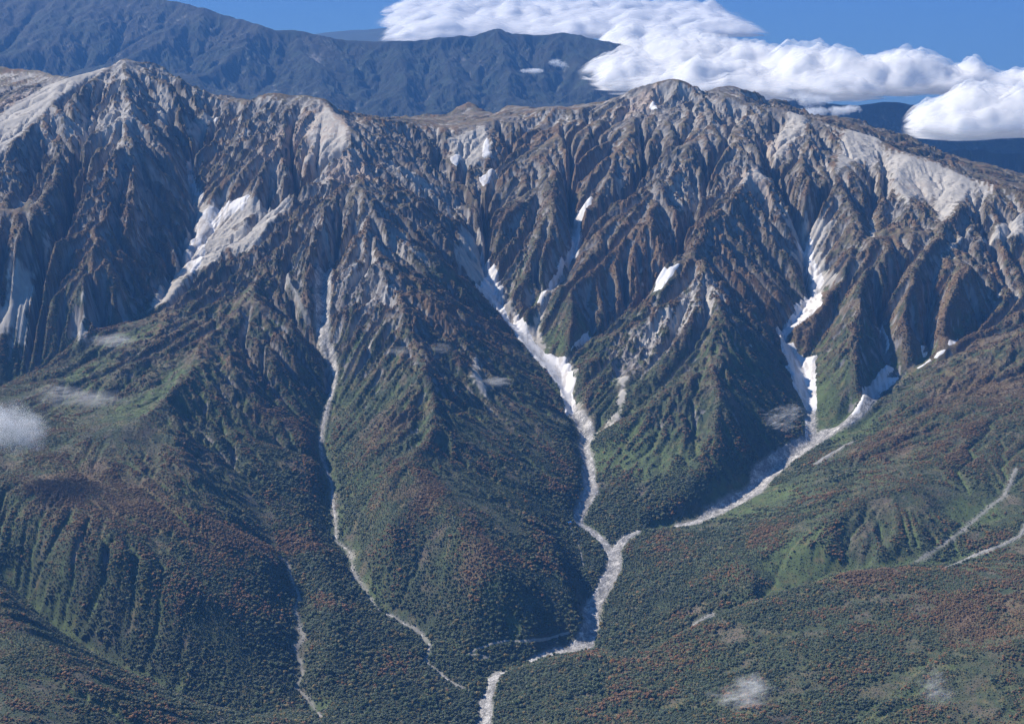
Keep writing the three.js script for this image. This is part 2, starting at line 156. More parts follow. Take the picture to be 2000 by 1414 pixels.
const BED_LINES = {
  main: [285,-6471,16.6,290,-6441,20.6,295,-6405,24.6,314,-6368,28.6,332,-6311,32.5,335,-6282,30.3,337,-6240,28.2,327,-6197,25.2,317,-6151,22.3,323,-6115,22.2,330,-6079,22.1,336,-6040,21.9,333,-5983,23.3,331,-5928,24.7,331,-5887,26.1,332,-5848,27.5,333,-5809,28.9,321,-5779,26.2,310,-5745,23.6,298,-5706,21,285,-5668,19.4,272,-5617,17.7,273,-5592,17.7,273,-5562,17.6,293,-5552,16.1,312,-5536,14.6,332,-5505,15.3,352,-5475,16,368,-5438,17.3,384,-5401,18.7,395,-5369,21.5,405,-5337,24.2,401,-5300,26.2,397,-5264,28.2,384,-5229,28,372,-5193,27.9,360,-5159,25.7,347,-5125,23.5,337,-5097,23.8,326,-5071,24.2,316,-5046,24.6,304,-5012,25.8,293,-4977,27,294,-4945,25.5,296,-4911,24.1,288,-4875,23.9,279,-4837,23.8,268,-4805,28.3,257,-4778,32.8,234,-4765,29.4,211,-4746,26.1,194,-4749,22.6,177,-4750,19.1,160,-4751,15.7,138,-4741,14.3,117,-4729,13,95,-4715,11.7,81,-4707,9.1,67,-4702,6.5],
  low: [-22,-4643,4.5,-37,-4639,8,-51,-4637,11.6,-66,-4606,16.6,-68,-4586,14.6,-69,-4567,12.7,-75,-4546,13.9,-81,-4526,15.1,-86,-4504,18.2,-92,-4482,21.3,-89,-4450,20,-87,-4419,18.6,-91,-4389,21,-96,-4359,23.4],
  right: [1785,-6686,8.7,1765,-6658,10.9,1745,-6629,13,1724,-6598,15.1,1705,-6572,17.2,1645,-6413,18.5,1617,-6377,20.1,1594,-6359,21.7,1571,-6344,23.3,1546,-6335,23.7,1520,-6322,24.1,1493,-6308,24.5,1469,-6302,24.9,1442,-6299,27.6,1414,-6286,30.3,1384,-6269,33,1354,-6240,36.9,1323,-6200,40.8,1292,-6164,44.6,1263,-6135,43,1236,-6112,41.5,1207,-6082,40,1179,-6051,41.8,1150,-6018,43.6,1120,-5979,45.3,1091,-5940,47,1070,-5902,44.1,1048,-5857,41.3,1024,-5804,38.4,1000,-5787,37.3,975,-5770,36.3,949,-5749,35.2,924,-5726,34.1,896,-5703,32.7,867,-5676,31.3,839,-5646,29.9,812,-5624,26.1,785,-5602,22.3,757,-5573,18.5,735,-5570,16.1,712,-5564,13.7,690,-5560,11.2,668,-5556,8.8],
  chute: [1391,-6529,15.3,1384,-6486,16.9,1379,-6448,18.5,1373,-6408,20.1,1363,-6360,21.1,1354,-6311,22.1,1344,-6265,23],
  strand: [1518,-6123,6.5,1472,-6029,7.6,1449,-6026,8.8,1403,-5929,9.8,1382,-5930,11,1353,-5911,10.9,1326,-5899,10.9,1297,-5877,10.9],
  join: [513,-5507,5.8,495,-5496,8.7,478,-5487,11.6,460,-5476,14.5,441,-5450,15.9,421,-5420,17.3,413,-5384,17.2,406,-5350,17.1],
  gully: [-946,-7135,19.7,-940,-7126,26.2,-934,-7122,32.8,-929,-7118,39.4,-928,-7079,38.6,-920,-6989,37.6,-917,-6934,36.8,-915,-6906,33.7,-911,-6867,30.7,-903,-6798,27.6,-896,-6759,26.3,-891,-6738,25.1,-887,-6717,23.9,-876,-6689,23.3,-867,-6681,22.7,-857,-6662,22.1,-841,-6628,15.6,-818,-6533,9,-818,-6508,8.3,-819,-6488,7.6,-819,-6457,7,-825,-6434,6.6,-829,-6393,6.2,-834,-6362,5.9,-837,-6315,5.9,-841,-6273,5.8,-844,-6229,5.8,-842,-6188,5.8,-841,-6152,5.7,-839,-6108,5.7,-838,-6067,5.7,-829,-6029,5.7,-823,-6005,5.6,-814,-5959,5.6,-799,-5920,4.4,-783,-5863,3.2,-768,-5819,2,-757,-5789,1.7,-752,-5751,1.9,-746,-5711,2.2,-741,-5672,2.5,-734,-5637,2.4,-726,-5599,2.3,-718,-5558,2.3,-713,-5519,2,-708,-5480,1.8,-703,-5443,1.5,-698,-5407,1.3,-677,-5387,1.3,-655,-5364,1.3,-642,-5343,1.7,-629,-5322,2.2,-626,-5293,2,-622,-5263,1.8,-617,-5232,1.5,-606,-5204,1.4,-595,-5175,1.2,-581,-5155,1.1,-567,-5126,1.1,-554,-5099,1.1,-540,-5071,1.1,-524,-5039,1.1,-508,-5006,1,-491,-4973,1,-474,-4971,1,-456,-4964,1,-437,-4954,1,-416,-4933,1,-394,-4910,1,-374,-4892,1.4,-353,-4875,1.7,-332,-4859,2,-320,-4836,2,-308,-4812,2,-296,-4786,2,-299,-4759,1.8,-302,-4729,1.6,-305,-4701,1.4,-285,-4680,1.3,-265,-4656,1.1,-245,-4633,1,-225,-4609,0.8,-207,-4595,0.8,-190,-4581,0.8,-172,-4566,0.8,-155,-4551,0.8],
  east: [1943,-5100,4.2,1918,-5058,4.3,1894,-5018,4.4,1870,-4979,4.5,1846,-4938,4.6,1821,-4921,4.4,1796,-4902,4.2,1770,-4880,4,1744,-4866,4.8,1721,-4857,5.5,1698,-4849,6.2,1675,-4843,6.2,1653,-4839,6.2,1630,-4832,6.2,1604,-4815,6.2,1580,-4804,6.2,1548,-4766,6.1,1509,-4712,2.2],
  brook: [1972,-5409,0.9,1952,-5371,0.9,1931,-5331,0.9,1916,-5305,0.8,1901,-5280,0.8,1881,-5242,0.8,1861,-5226,0.7,1841,-5211,0.7,1820,-5193,0.6,1798,-5172,0.7,1775,-5146,0.8,1751,-5119,0.8,1724,-5088,0.8,1698,-5058,0.8,1668,-5015,0.8,1643,-4987,0.8,1621,-4965,0.8,1603,-4954,0.8,1579,-4929,0.8,1558,-4913,0.7,1539,-4902,0.7,1517,-4884,0.6,1492,-4869,0.6,1469,-4860,0.6,1446,-4850,0.6],
  glint: [713,-4769,3.9,699,-4762,4.6,685,-4756,5.2,666,-4744,4.2,648,-4732,3.2],
  thin: [-881,-5150,0.6,-867,-5144,0.6,-853,-5139,0.7,-846,-5115,0.8,-837,-5086,0.9,-829,-5057,1,-816,-5022,0.9,-804,-4998,0.8,-793,-4973,0.7,-781,-4944,0.6,-786,-4907,0.6,-791,-4872,0.6,-781,-4846,0.6,-772,-4820,0.6,-762,-4790,0.6,-751,-4758,0.6,-741,-4728,0.6,-747,-4709,0.6,-753,-4687,0.6,-758,-4663,0.6,-749,-4637,0.6,-739,-4609,0.6,-729,-4581,0.6,-719,-4550,0.6,-725,-4530,0.6,-730,-4508,0.6,-736,-4487,0.6,-721,-4469,0.7,-707,-4451,0.7,-692,-4433,0.7,-678,-4416,0.8,-661,-4391,0.8,-631,-4277,0.8,-608,-4203,0.8],
  rill: [-1105,-7102,1.8,-1086,-7034,1.9,-1074,-7016,2,-1063,-7002,2.1,-1042,-6952,2.1,-1019,-6886,2.1,-1001,-6848,2.1,-985,-6824,1.9,-971,-6807,1.7],
};
const ROAD_LINES = {
  forest: [-159,-4706,3.2,-143,-4716,3.2,-127,-4726,3.2,-105,-4734,3.2,-83,-4741,3.2,-64,-4746,3.2,-45,-4752,3.3,-26,-4758,3.3,-3,-4764,3.3,19,-4764,3.3,42,-4761,3.3,64,-4761,3.3,85,-4768,3.3,107,-4777,3.3,129,-4787,3.3,148,-4796,3.3,168,-4803,3.3,187,-4812,3.3,207,-4818,3.3],
  spur: [-159,-4706,2.6,-143,-4707,2.6,-127,-4709,2.6,-105,-4706,2.6,-82,-4705,2.6,-98,-4699,2.6,-114,-4693,2.6],
  trail: [234,-5503,2.2,246,-5464,2.2,257,-5426,2.2,264,-5384,2.1,271,-5342,2.1,273,-5308,2.1,275,-5280,2.1,278,-5251,2.1],
};
const SCREE_OUTLINES = [
  [-1840,-8320,-1746,-8177,-1659,-7991,-1546,-7958,-1439,-7913,-1332,-7839,-1387,-7754,-1483,-7739,-1385,-7734,-1309,-7871,-1153,-7753,-1163,-7676,-1261,-7561,-1284,-7513,-1331,-7396,-1443,-7501,-1506,-7489,-1536,-7386,-1630,-7385,-1661,-7299,-1720,-7146,-1804,-7113,-1805,-7208,-1776,-7369,-1743,-7535,-1769,-7756,-1746,-7751,-1761,-7976,-1796,-8135],
  [-2339,-7386,-2316,-7454,-2355,-7289,-2372,-7154,-2362,-7077,-2387,-6995,-2363,-6955,-2366,-6885,-2417,-6880,-2414,-6911,-2482,-6909,-2568,-6957,-2558,-7010,-2457,-7051,-2484,-7119,-2419,-7128,-2373,-7202],
  [-2091,-6968,-2057,-6968,-2058,-6923,-2044,-6826,-2077,-6771,-2088,-6911],
  [-1057,-8579,-901,-8237,-900,-8117,-1037,-8074,-1195,-8048,-1324,-7847,-1260,-7970,-1086,-8160,-1185,-8346],
  [-2768,-9212,-2437,-9066,-2548,-8860,-2630,-8580,-2683,-8323,-2760,-7973,-2816,-7842,-2980,-8370,-2912,-8479],
  [-2160,-8909,-2084,-8900,-2029,-8820,-2017,-8763,-2016,-8585,-2084,-8678],
  [-1890,-8838,-1753,-8913,-1782,-8819,-1859,-8652,-1880,-8720],
  [-377,-8659,-160,-8853,-136,-8672,-114,-8511,-175,-8485,-288,-8480,-356,-8516,-355,-8627],
  [1915,-8551,2155,-8941,2096,-8378,2009,-8161,1950,-8209,1772,-8016,1818,-8210],
  [2107,-8335,2265,-8203,2418,-8096,2515,-7948,2361,-7694,2220,-7508,2249,-7799,2183,-7843,2080,-7696,2058,-7938],
  [2775,-7659,2570,-7584,2363,-7373,2478,-7422,2720,-7475],
  [2481,-7625,2295,-7427,2137,-7237,2165,-7241,2341,-7458],
  [1465,-7712,1576,-7749,1680,-7653,1635,-7594,1572,-7532,1636,-7544,1606,-7434,1660,-7238,1588,-7300,1540,-7114,1471,-7084,1320,-7009,1396,-7152,1441,-7235,1528,-7343,1533,-7491,1444,-7497,1499,-7604,1481,-7618],
  [-294,-7687,-203,-7866,-136,-7855,-133,-7654,-130,-7448,-178,-7349,-239,-7391,-294,-7442],
  [-75,-7542,-46,-7419,0,-7280,54,-7160,76,-7110,18,-7227,-36,-7266,-55,-7381],
  [270,-7494,219,-7315,163,-7228,143,-7111,171,-6943,140,-6953,76,-7104,94,-7178,163,-7250],
  [-163,-6469,-129,-6355,-103,-6196,-143,-6226,-192,-6291],
  [278,-6865,310,-6713,293,-6558,351,-6374,370,-6268,325,-6337,285,-6455,288,-6666],
  [1726,-8989,1704,-8594,1501,-8212,1451,-8193,1442,-8332,1541,-8531],
  [1344,-8041,1388,-7873,1303,-7872,1199,-7816,1270,-7926],
  [490,-6544,546,-6528,483,-6288,447,-6225,354,-6254,477,-6318],
];
const SPOTS = {
  green: [1429,-6537,109,1426,-6363,72,-1621,-5922,201,-1493,-6142,183,-1926,-6404,169,-1234,-6936,150,-1466,-7260,131,0,-7497,107,27,-7550,94,1014,-5675,258,378,-6032,89,592,-5945,154,1057,-6505,143,1474,-6280,142,1040,-4919,172,1725,-5137,121,-303,-7102,127,-1841,-6736,150],
  rust: [-1692,-5241,244,-1350,-5179,219,-1076,-5028,155,-1094,-6045,63,0,-8653,136,239,-8682,151,-480,-5389,91,-334,-5279,138,-132,-5007,114,2032,-6211,236,1599,-5804,176,1507,-4286,209,1233,-4652,128,982,-5243,120,429,-8244,173,-99,-6926,174,-357,-6646,143,1412,-7026,154,2107,-6828,281,1139,-7115,205,-1986,-7417,244,4274,-12434,276,680,-7413,237,515,-7245,155,-861,-5196,120,-542,-5910,131],
  pink: [-1090,-8320,234,-1251,-8225,232,1444,-8346,148,1319,-7895,140,-847,-7868,139,2177,-7902,115,-2952,-8792,193,765,-8933,156],
  pale: [-744,-7001,175,-624,-6744,145,-886,-7389,158,-561,-7235,154,913,-6940,174,806,-6838,148,700,-6725,146,552,-6642,144,-360,-7899,167,-559,-8046,170,931,-7834,139,2139,-8105,235,2478,-7897,174,1514,-7674,166,-2311,-8388,212,-992,-7933,168],
  hut: [231,-5523,0],
};
const FAR_LINES = [
  [-10770,3116,-24900,-9546,2956,-24900,-8228,2808,-24633,-6480,2672,-24200,-4703,2453,-23338,-4066,2274,-22775,-3675,2237,-22475,-3425,2156,-22296,-3193,2137,-22252,-2937,2133,-22302,-2621,2043,-22144,-2236,1995,-22027,-1634,2016,-21956,-1119,2093,-22083,-747,2105,-22113,-375,2182,-22241,-188,2207,-22300,37,2129,-22172,300,2113,-22193,751,2137,-22252,1121,2076,-22104,1488,2028,-21985,2211,1877,-21736,3203,1611,-20880],
  [-3675,2237,-22475,-3837,1950,-21359,-4108,1825,-20845,-4241,1605,-20040,-4402,1418,-19160],
  [-3425,2156,-22296,-2949,1860,-21191,-2507,1662,-20430,-2390,1391,-19360],
  [-1634,2016,-21956,-1494,1747,-20920,-1346,1420,-19640],
  [-188,2207,-22300,-108,1921,-21286,0,1666,-20400,-264,1377,-19220],
  [-1119,2093,-22083,-926,1745,-20940,-669,1401,-19530],
  [751,2137,-22252,862,1862,-21171,1034,1588,-20190,1198,1384,-19410],
  [-6480,2672,-24200,-6312,2194,-22270,-6754,1931,-21186,-7392,1792,-20500],
  [-4703,2453,-23338,-4944,2086,-21824,-5365,1906,-21084,-5945,1679,-20280],
  [-5463,2423,-23225,-5535,2178,-22470,-5767,2034,-22000,-5848,1783,-21245,-6581,1583,-20520],
  [-4352,2238,-22650,-4550,2030,-22050,-4584,1773,-21345,-4541,1611,-20880],
  [-3283,2029,-22060,-3409,1773,-21345,-3581,1426,-20120],
  [-2516,1940,-21842,-2235,1717,-21200,-2082,1471,-20300,-1980,1218,-19186],
  [-1333,1973,-21875,-1146,1663,-21040,-1009,1292,-19600],
  [-593,1973,-21875,-463,1611,-20880,-467,1250,-19420],
  [296,1973,-21875,361,1717,-21200,543,1334,-19780],
  [3958,1357,-15000,4149,1566,-15000,4349,1659,-15000,4502,1680,-15000,4720,1566,-15000,4925,1592,-15000,5180,1628,-15000,5702,1592,-15000,6490,1514,-15000],
  [2935,1538,-19500,3331,1624,-19500,3597,1624,-19500,3871,1505,-19500,4279,1385,-19500,4675,1458,-19500,5073,1492,-19500,5685,1359,-19500,6701,1239,-19500,8050,1172,-19500],
  [2500,500,-17300,3000,500,-17300,3500,500,-17300,4000,500,-17300,4500,500,-17300,5000,500,-17300,5500,500,-17300,6000,500,-17300,6500,500,-17300,7000,500,-17300,7500,500,-17300,8000,500,-17300,8500,500,-17300,9000,500,-17300,9500,500,-17300,10000,500,-17300],
  [-10000,621,-13300,-9500,632,-13300,-9000,677,-13300,-8500,733,-13300,-8000,773,-13300,-7500,777,-13300,-7000,744,-13300,-6500,689,-13300,-6000,640,-13300,-5500,620,-13300,-5000,639,-13300,-4500,688,-13300,-4000,743,-13300,-3500,777,-13300,-3000,773,-13300,-2500,733,-13300,-2000,678,-13300,-1500,633,-13300,-1000,621,-13300,-500,648,-13300,0,700,-13300,500,752,-13300,1000,779,-13300,1500,767,-13300,2000,722,-13300,2500,667,-13300,3000,627,-13300,3500,623,-13300,4000,657,-13300,4500,712,-13300,5000,761,-13300,5500,780,-13300,6000,760,-13300,6500,711,-13300,7000,656,-13300,7500,623,-13300,8000,627,-13300,8500,667,-13300,9000,723,-13300,9500,768,-13300,10000,779,-13300],
  [-10000,729,-17300,-9500,722,-17300,-9000,694,-17300,-8500,652,-17300,-8000,609,-17300,-7500,579,-17300,-7000,570,-17300,-6500,585,-17300,-6000,620,-17300,-5500,664,-17300,-5000,703,-17300,-4500,727,-17300,-4000,727,-17300,-3500,704,-17300,-3000,665,-17300,-2500,622,-17300,-2000,586,-17300,-1500,570,-17300,-1000,578,-17300,-500,608,-17300,0,650,-17300,500,692,-17300,1000,722,-17300,1500,730,-17300,2000,714,-17300],
  [-10000,300,-25800,-9500,300,-25800,-9000,300,-25800,-8500,300,-25800,-8000,300,-25800,-7500,300,-25800,-7000,300,-25800,-6500,300,-25800,-6000,300,-25800,-5500,300,-25800,-5000,300,-25800,-4500,300,-25800,-4000,300,-25800,-3500,300,-25800,-3000,300,-25800,-2500,300,-25800,-2000,300,-25800,-1500,300,-25800,-1000,300,-25800,-500,300,-25800,0,300,-25800,500,300,-25800,1000,300,-25800,1500,300,-25800,2000,300,-25800,2500,300,-25800,3000,300,-25800,3500,300,-25800,4000,300,-25800,4500,300,-25800,5000,300,-25800,5500,300,-25800,6000,300,-25800,6500,300,-25800,7000,300,-25800,7500,300,-25800,8000,300,-25800,8500,300,-25800,9000,300,-25800,9500,300,-25800,10000,300,-25800],
  [4200,250,-21800,4700,250,-21800,5200,250,-21800,5700,250,-21800,6200,250,-21800,6700,250,-21800,7200,250,-21800,7700,250,-21800,8200,250,-21800,8700,250,-21800,9200,250,-21800,9700,250,-21800,10200,250,-21800]
];
// ---------- helpers ----------
function rng(seed) { let s = seed >>> 0; return () => { s = (s + 0x6D2B79F5) >>> 0; let t = s; t = Math.imul(t ^ (t >>> 15), t | 1); t ^= t + Math.imul(t ^ (t >>> 7), t | 61); return ((t ^ (t >>> 14)) >>> 0) / 4294967296; }; }
const hash2 = (ix, iz, k) => { let h = Math.imul(ix, 374761393) + Math.imul(iz, 668265263) + Math.imul(k, 974711); h = Math.imul(h ^ (h >>> 13), 1274126177); return ((h ^ (h >>> 16)) >>> 0) / 4294967296; };
function vnoise(x, z, k = 0) {                       // smooth value noise, -1..1
  const ix = Math.floor(x), iz = Math.floor(z), fx = x - ix, fz = z - iz;
  const u = fx * fx * (3 - 2 * fx), w = fz * fz * (3 - 2 * fz);
  const a = hash2(ix, iz, k), b = hash2(ix + 1, iz, k), c = hash2(ix, iz + 1, k), d = hash2(ix + 1, iz + 1, k);
  return (a + (b - a) * u + (c - a) * w + (a - b - c + d) * u * w) * 2 - 1;
}
function fbm(x, z, oct, k = 0) { let s = 0, a = 0.5; for (let i = 0; i < oct; i++) { s += a * vnoise(x, z, k + i * 17); const t = x * 1.6 - z * 1.2; z = x * 1.2 + z * 1.6; x = t; a *= 0.5; } return s; }
const clamp = (x, a = 0, b = 1) => Math.min(b, Math.max(a, x));
const smooth = (a, b, x) => { const t = clamp((x - a) / (b - a)); return t * t * (3 - 2 * t); };
const mix = (a, b, t) => a + (b - a) * t;

// ---------- landform: a membrane through the ridge and stream lines ----------
function membrane(lines, grid) {
  const { x0: GX0, z0: GZ0, step: GSTEP, nx: GNX, nz: GNZ } = grid;
  let prev = null, pnx = 0, pnz = 0, pstep = 0;
  for (const mult of [16, 8, 4, 2, 1]) {
    const step = GSTEP * mult, nx = Math.floor((GNX - 1) / mult) + 1, nz = Math.floor((GNZ - 1) / mult) + 1;
    const h = new Float32Array(nx * nz), sum = new Float32Array(nx * nz), cnt = new Float32Array(nx * nz);
    for (const l of lines) for (let i = 0; i + 5 < l.length; i += 3) {
      const n = Math.ceil(Math.hypot(l[i + 3] - l[i], l[i + 5] - l[i + 2]) / step * 2) + 1;
      for (let k = 0; k <= n; k++) {
        const t = k / n, gx = Math.round((mix(l[i], l[i + 3], t) - GX0) / step), gz = Math.round((mix(l[i + 2], l[i + 5], t) - GZ0) / step);
        if (gx < 0 || gz < 0 || gx >= nx || gz >= nz) continue;
        sum[gz * nx + gx] += mix(l[i + 1], l[i + 4], t); cnt[gz * nx + gx]++;
      }
    }
    for (let j = 0; j < nz; j++) for (let i = 0; i < nx; i++) {
      const c = j * nx + i;
      if (cnt[c]) { h[c] = sum[c] / cnt[c]; continue; }
      if (!prev) { h[c] = 2000; continue; }
      const fx = Math.min(pnx - 1.001, i * step / pstep), fz = Math.min(pnz - 1.001, j * step / pstep), ix = Math.floor(fx), iz = Math.floor(fz), a = fx - ix, b = fz - iz, o = iz * pnx + ix;
      h[c] = mix(mix(prev[o], prev[o + 1], a), mix(prev[o + pnx], prev[o + pnx + 1], a), b);
    }
    const its = mult === 16 ? 400 : 160;
    for (let it = 0; it < its; it++) for (let j = 0; j < nz; j++) for (let i = 0; i < nx; i++) {
      const c = j * nx + i;
      if (cnt[c]) continue;
      const l = i ? h[c - 1] : h[c + 1], r = i < nx - 1 ? h[c + 1] : h[c - 1], u = j ? h[c - nx] : h[c + nx], d = j < nz - 1 ? h[c + nx] : h[c - nx];
      h[c] += 1.6 * ((l + r + u + d) / 4 - h[c]);
    }
    prev = h; pnx = nx; pnz = nz; pstep = step;
  }
  return prev;
}
function blurGrid(src, nx, nz, passes) {
  let a = Float32Array.from(src), b = new Float32Array(src.length);
  for (let p = 0; p < passes; p++) {
    for (let j = 0; j < nz; j++) for (let i = 0; i < nx; i++) { const c = j * nx + i; b[c] = (a[j * nx + Math.max(0, i - 1)] + 2 * a[c] + a[j * nx + Math.min(nx - 1, i + 1)]) / 4; }
    for (let j = 0; j < nz; j++) for (let i = 0; i < nx; i++) { const c = j * nx + i; a[c] = (b[Math.max(0, j - 1) * nx + i] + 2 * b[c] + b[Math.min(nz - 1, j + 1) * nx + i]) / 4; }
  }
  return a;
}
const backEdge = [];                                                     // the far side falls away behind the main divide
for (let x = -5600; x <= 5600; x += 400) backEdge.push(x, 1900 + 120 * Math.sin(x / 900), -11300);
function survey(lines, grid, base, soft) {
  const raw = membrane(lines, grid);
  return { grid, base: blurGrid(raw, grid.nx, grid.nz, base), soft: blurGrid(raw, grid.nx, grid.nz, soft) };
}
const MAIN = survey([...FORM_LINES, backEdge], { x0: -5600, z0: -11600, step: 25, nx: 449, nz: 345 }, 1, 10);
function gridAt({ x0: GX0, z0: GZ0, step: GSTEP, nx: GNX, nz: GNZ }, g, x, z) {         // Catmull-Rom lookup
  const fx = clamp((x - GX0) / GSTEP, 1, GNX - 2.001), fz = clamp((z - GZ0) / GSTEP, 1, GNZ - 2.001), ix = Math.floor(fx), iz = Math.floor(fz), u = fx - ix, v = fz - iz;
  const cr = (a, b, c, d, t) => b + 0.5 * t * (c - a + t * (2 * a - 5 * b + 4 * c - d + t * (3 * (b - c) + d - a)));
  const o = (iz - 1) * GNX + ix - 1, row = (k) => { const q = o + k * GNX; return cr(g[q], g[q + 1], g[q + 2], g[q + 3], u); };
  return cr(row(0), row(1), row(2), row(3), v);
}
// gullies that run down the fall line, each octave following the slope that the coarser ones leave
const GULLY = [[170, 20], [88, 21], [45, 13], [23, 6]];
const G = [0, 0, 0, 0];
function gullyOctave(x, z, gx, gz, L, k) {
  const m = Math.hypot(gx, gz) + 1e-6, dx = -gz / m, dz = gx / m, px = x / L, pz = z / L, ix = Math.floor(px), iz = Math.floor(pz);
  let v = 0, s = 0, w = 0;
  for (let j = -1; j <= 1; j++) for (let i = -1; i <= 1; i++) {
    const cx = ix + i, cz = iz + j, rx = px - cx - hash2(cx, cz, k), rz = pz - cz - hash2(cx, cz, k + 1), e = Math.exp(-2.2 * (rx * rx + rz * rz)), ph = (rx * dx + rz * dz) * 6.2832;
    w += e; v += e * Math.cos(ph); s -= e * Math.sin(ph);
  }
  v /= w + 1e-4; s *= 6.2832 / L / (w + 1e-4);
  G[0] = v; G[1] = s * dx; G[2] = s * dz;
}
function relief(S, x, z, lengths, rough, fine) {
  const e = S.grid.step * 0.5, f = S.grid;
  let gx = (gridAt(f, S.soft, x + e, z) - gridAt(f, S.soft, x - e, z)) / (2 * e), gz = (gridAt(f, S.soft, x, z + e) - gridAt(f, S.soft, x, z - e)) / (2 * e), h = 0;
  const steep = smooth(0.05, 0.55, Math.hypot(gx, gz));
  const tilt = steep;
  for (let i = 0; i < lengths.length; i++) {
    const [L, A] = lengths[i], a = A * rough * steep * (i > 2 ? fine : 1);
    gullyOctave(x, z, gx, gz, L, 100 + i * 7);
    const q = clamp((1 - G[0]) / 2, 0.004, 1), sharp = 1 - 2 * Math.pow(q, 0.5);
    h += a * sharp; gx += a * G[1]; gz += a * G[2];
  }
  G[3] = tilt;
  return h;
}
// running water: drainage is routed over the membrane and cuts continuous branching ravines; the broad shape is kept
function carve(S, fine, steps, power, gain, keep, seed, ribs, spread) {
  const g = S.grid, nx = (g.nx - 1) * fine + 1, nz = (g.nz - 1) * fine + 1, dx = g.step / fine, N = nx * nz;
  const h0 = new Float32Array(N), h = new Float32Array(N), order = new Int32Array(N), rec = new Int32Array(N), A = new Float32Array(N), len = new Float32Array(N), start = new Int32Array(N + 2), kids = new Int32Array(N);
  for (let j = 0; j < nz; j++) for (let i = 0; i < nx; i++) {
    const x = g.x0 + i * dx, z = g.z0 + j * dx;
    h0[j * nx + i] = gridAt(g, S.base, x, z) + relief(S, x, z, ribs, 0.95 + 0.7 * fbm(x / (g.step * 15), z / (g.step * 15), 2, seed + 3), 1);
    h[j * nx + i] = h0[j * nx + i] + g.step * 0.5 * fbm(x / (g.step * 5.2), z / (g.step * 5.2), 3, seed);
  }
  const off = [-nx - 1, -nx, -nx + 1, -1, 1, nx - 1, nx, nx + 1], dist = [1.414, 1, 1.414, 1, 1, 1.414, 1, 1.414].map((d) => d * dx);
  for (let it = 0; it < steps; it++) {
    start.fill(0);
    for (let c = 0; c < N; c++) {
      const i = c % nx, j = (c / nx) | 0; let best = 0, r = c, d = dx;
      if (i > 0 && j > 0 && i < nx - 1 && j < nz - 1) for (let k = 0; k < 8; k++) { const s = (h[c] - h[c + off[k]]) / dist[k]; if (s > best) { best = s; r = c + off[k]; d = dist[k]; } }
      rec[c] = r; len[c] = d; A[c] = 1; if (r !== c) start[r + 1]++;
    }
    for (let c = 0; c < N; c++) start[c + 1] += start[c];
    const fill = start.slice(0, N);
    for (let c = 0; c < N; c++) if (rec[c] !== c) kids[fill[rec[c]]++] = c;
    let n = 0;
    for (let c = 0; c < N; c++) if (rec[c] === c) { let at = n; order[n++] = c; while (at < n) { const q = order[at++]; for (let k = start[q]; k < start[q + 1]; k++) order[n++] = kids[k]; } }
    for (let q = n - 1; q >= 0; q--) { const c = order[q]; if (rec[c] !== c) A[rec[c]] += A[c]; }
    for (let q = 0; q < n; q++) { const c = order[q], r = rec[c]; if (r === c) continue; const F = power * Math.sqrt(Math.min(A[c], keep)) / len[c] * dx; h[c] = (h[c] + F * h[r]) / (1 + F); }
    for (let c = nx + 1; c < N - nx - 1; c++) { const m = (h[c - 1] + h[c + 1] + h[c - nx] + h[c + nx]) / 4; h[c] += spread * (m - h[c]); }
  }
  const cut = new Float32Array(N); for (let c = 0; c < N; c++) cut[c] = h0[c] - h[c];
  const broad = blurGrid(cut, nx, nz, Math.round(22 * fine * fine));
  for (let j = 0; j < nz; j++) for (let i = 0; i < nx; i++) { const c = j * nx + i; cut[c] = h0[c] - (cut[c] - broad[c]) * gain - gridAt(g, S.base, g.x0 + i * dx, g.z0 + j * dx); }
  for (let c = 0; c < N; c++) A[c] = Math.log(A[c]);
  return { grid: { x0: g.x0, z0: g.z0, step: dx, nx, nz }, cut, flow: blurGrid(A, nx, nz, 1) };
}
const RAVINES = carve(MAIN, 2, 14, 0.05, 1.5, 3000, 61, [[520, 15], [270, 20], [135, 16]], 0.09);
function landHeight(x, z, calm) {                                          // calm 0..1 flattens the relief (snow fills, river flats)
  const b = gridAt(MAIN.grid, MAIN.base, x, z), high = smooth(1650, 2250, b + 120 * fbm(x / 500, z / 500, 2, 40));
  const cut = gridAt(RAVINES.grid, RAVINES.cut, x, z) * (0.11 + 1.04 * high) * clamp(0.95 + 1.3 * fbm(x / 300, z / 300, 3, 81), 0.25, 1.5);
  const crag = Math.abs(fbm(x / 46, z / 46, 4, 9)) + 0.75 * Math.abs(fbm((x + z) / 120, (z - x) / 95, 4, 15)) - 0.14;
  const gullies = relief(MAIN, x, z, GULLY, (0.13 + 0.97 * high) * clamp(0.9 + 1.7 * fbm(x / 420, z / 420, 3, 71), 0.2, 1.6), 0.45 + 0.65 * high);
  return b + cut * (1 - 0.85 * calm) + (1 - 0.94 * calm) * (gullies + 5 * fbm(x / 160, z / 160, 3, 5) + high * (0.12 + 0.88 * G[3]) * (27 * (0.22 - crag) + 5 * fbm(x / 15, z / 15, 2, 23) + 3.4 * (hash2(Math.round(x * 3), Math.round(z * 3), 29) - 0.5)));
}
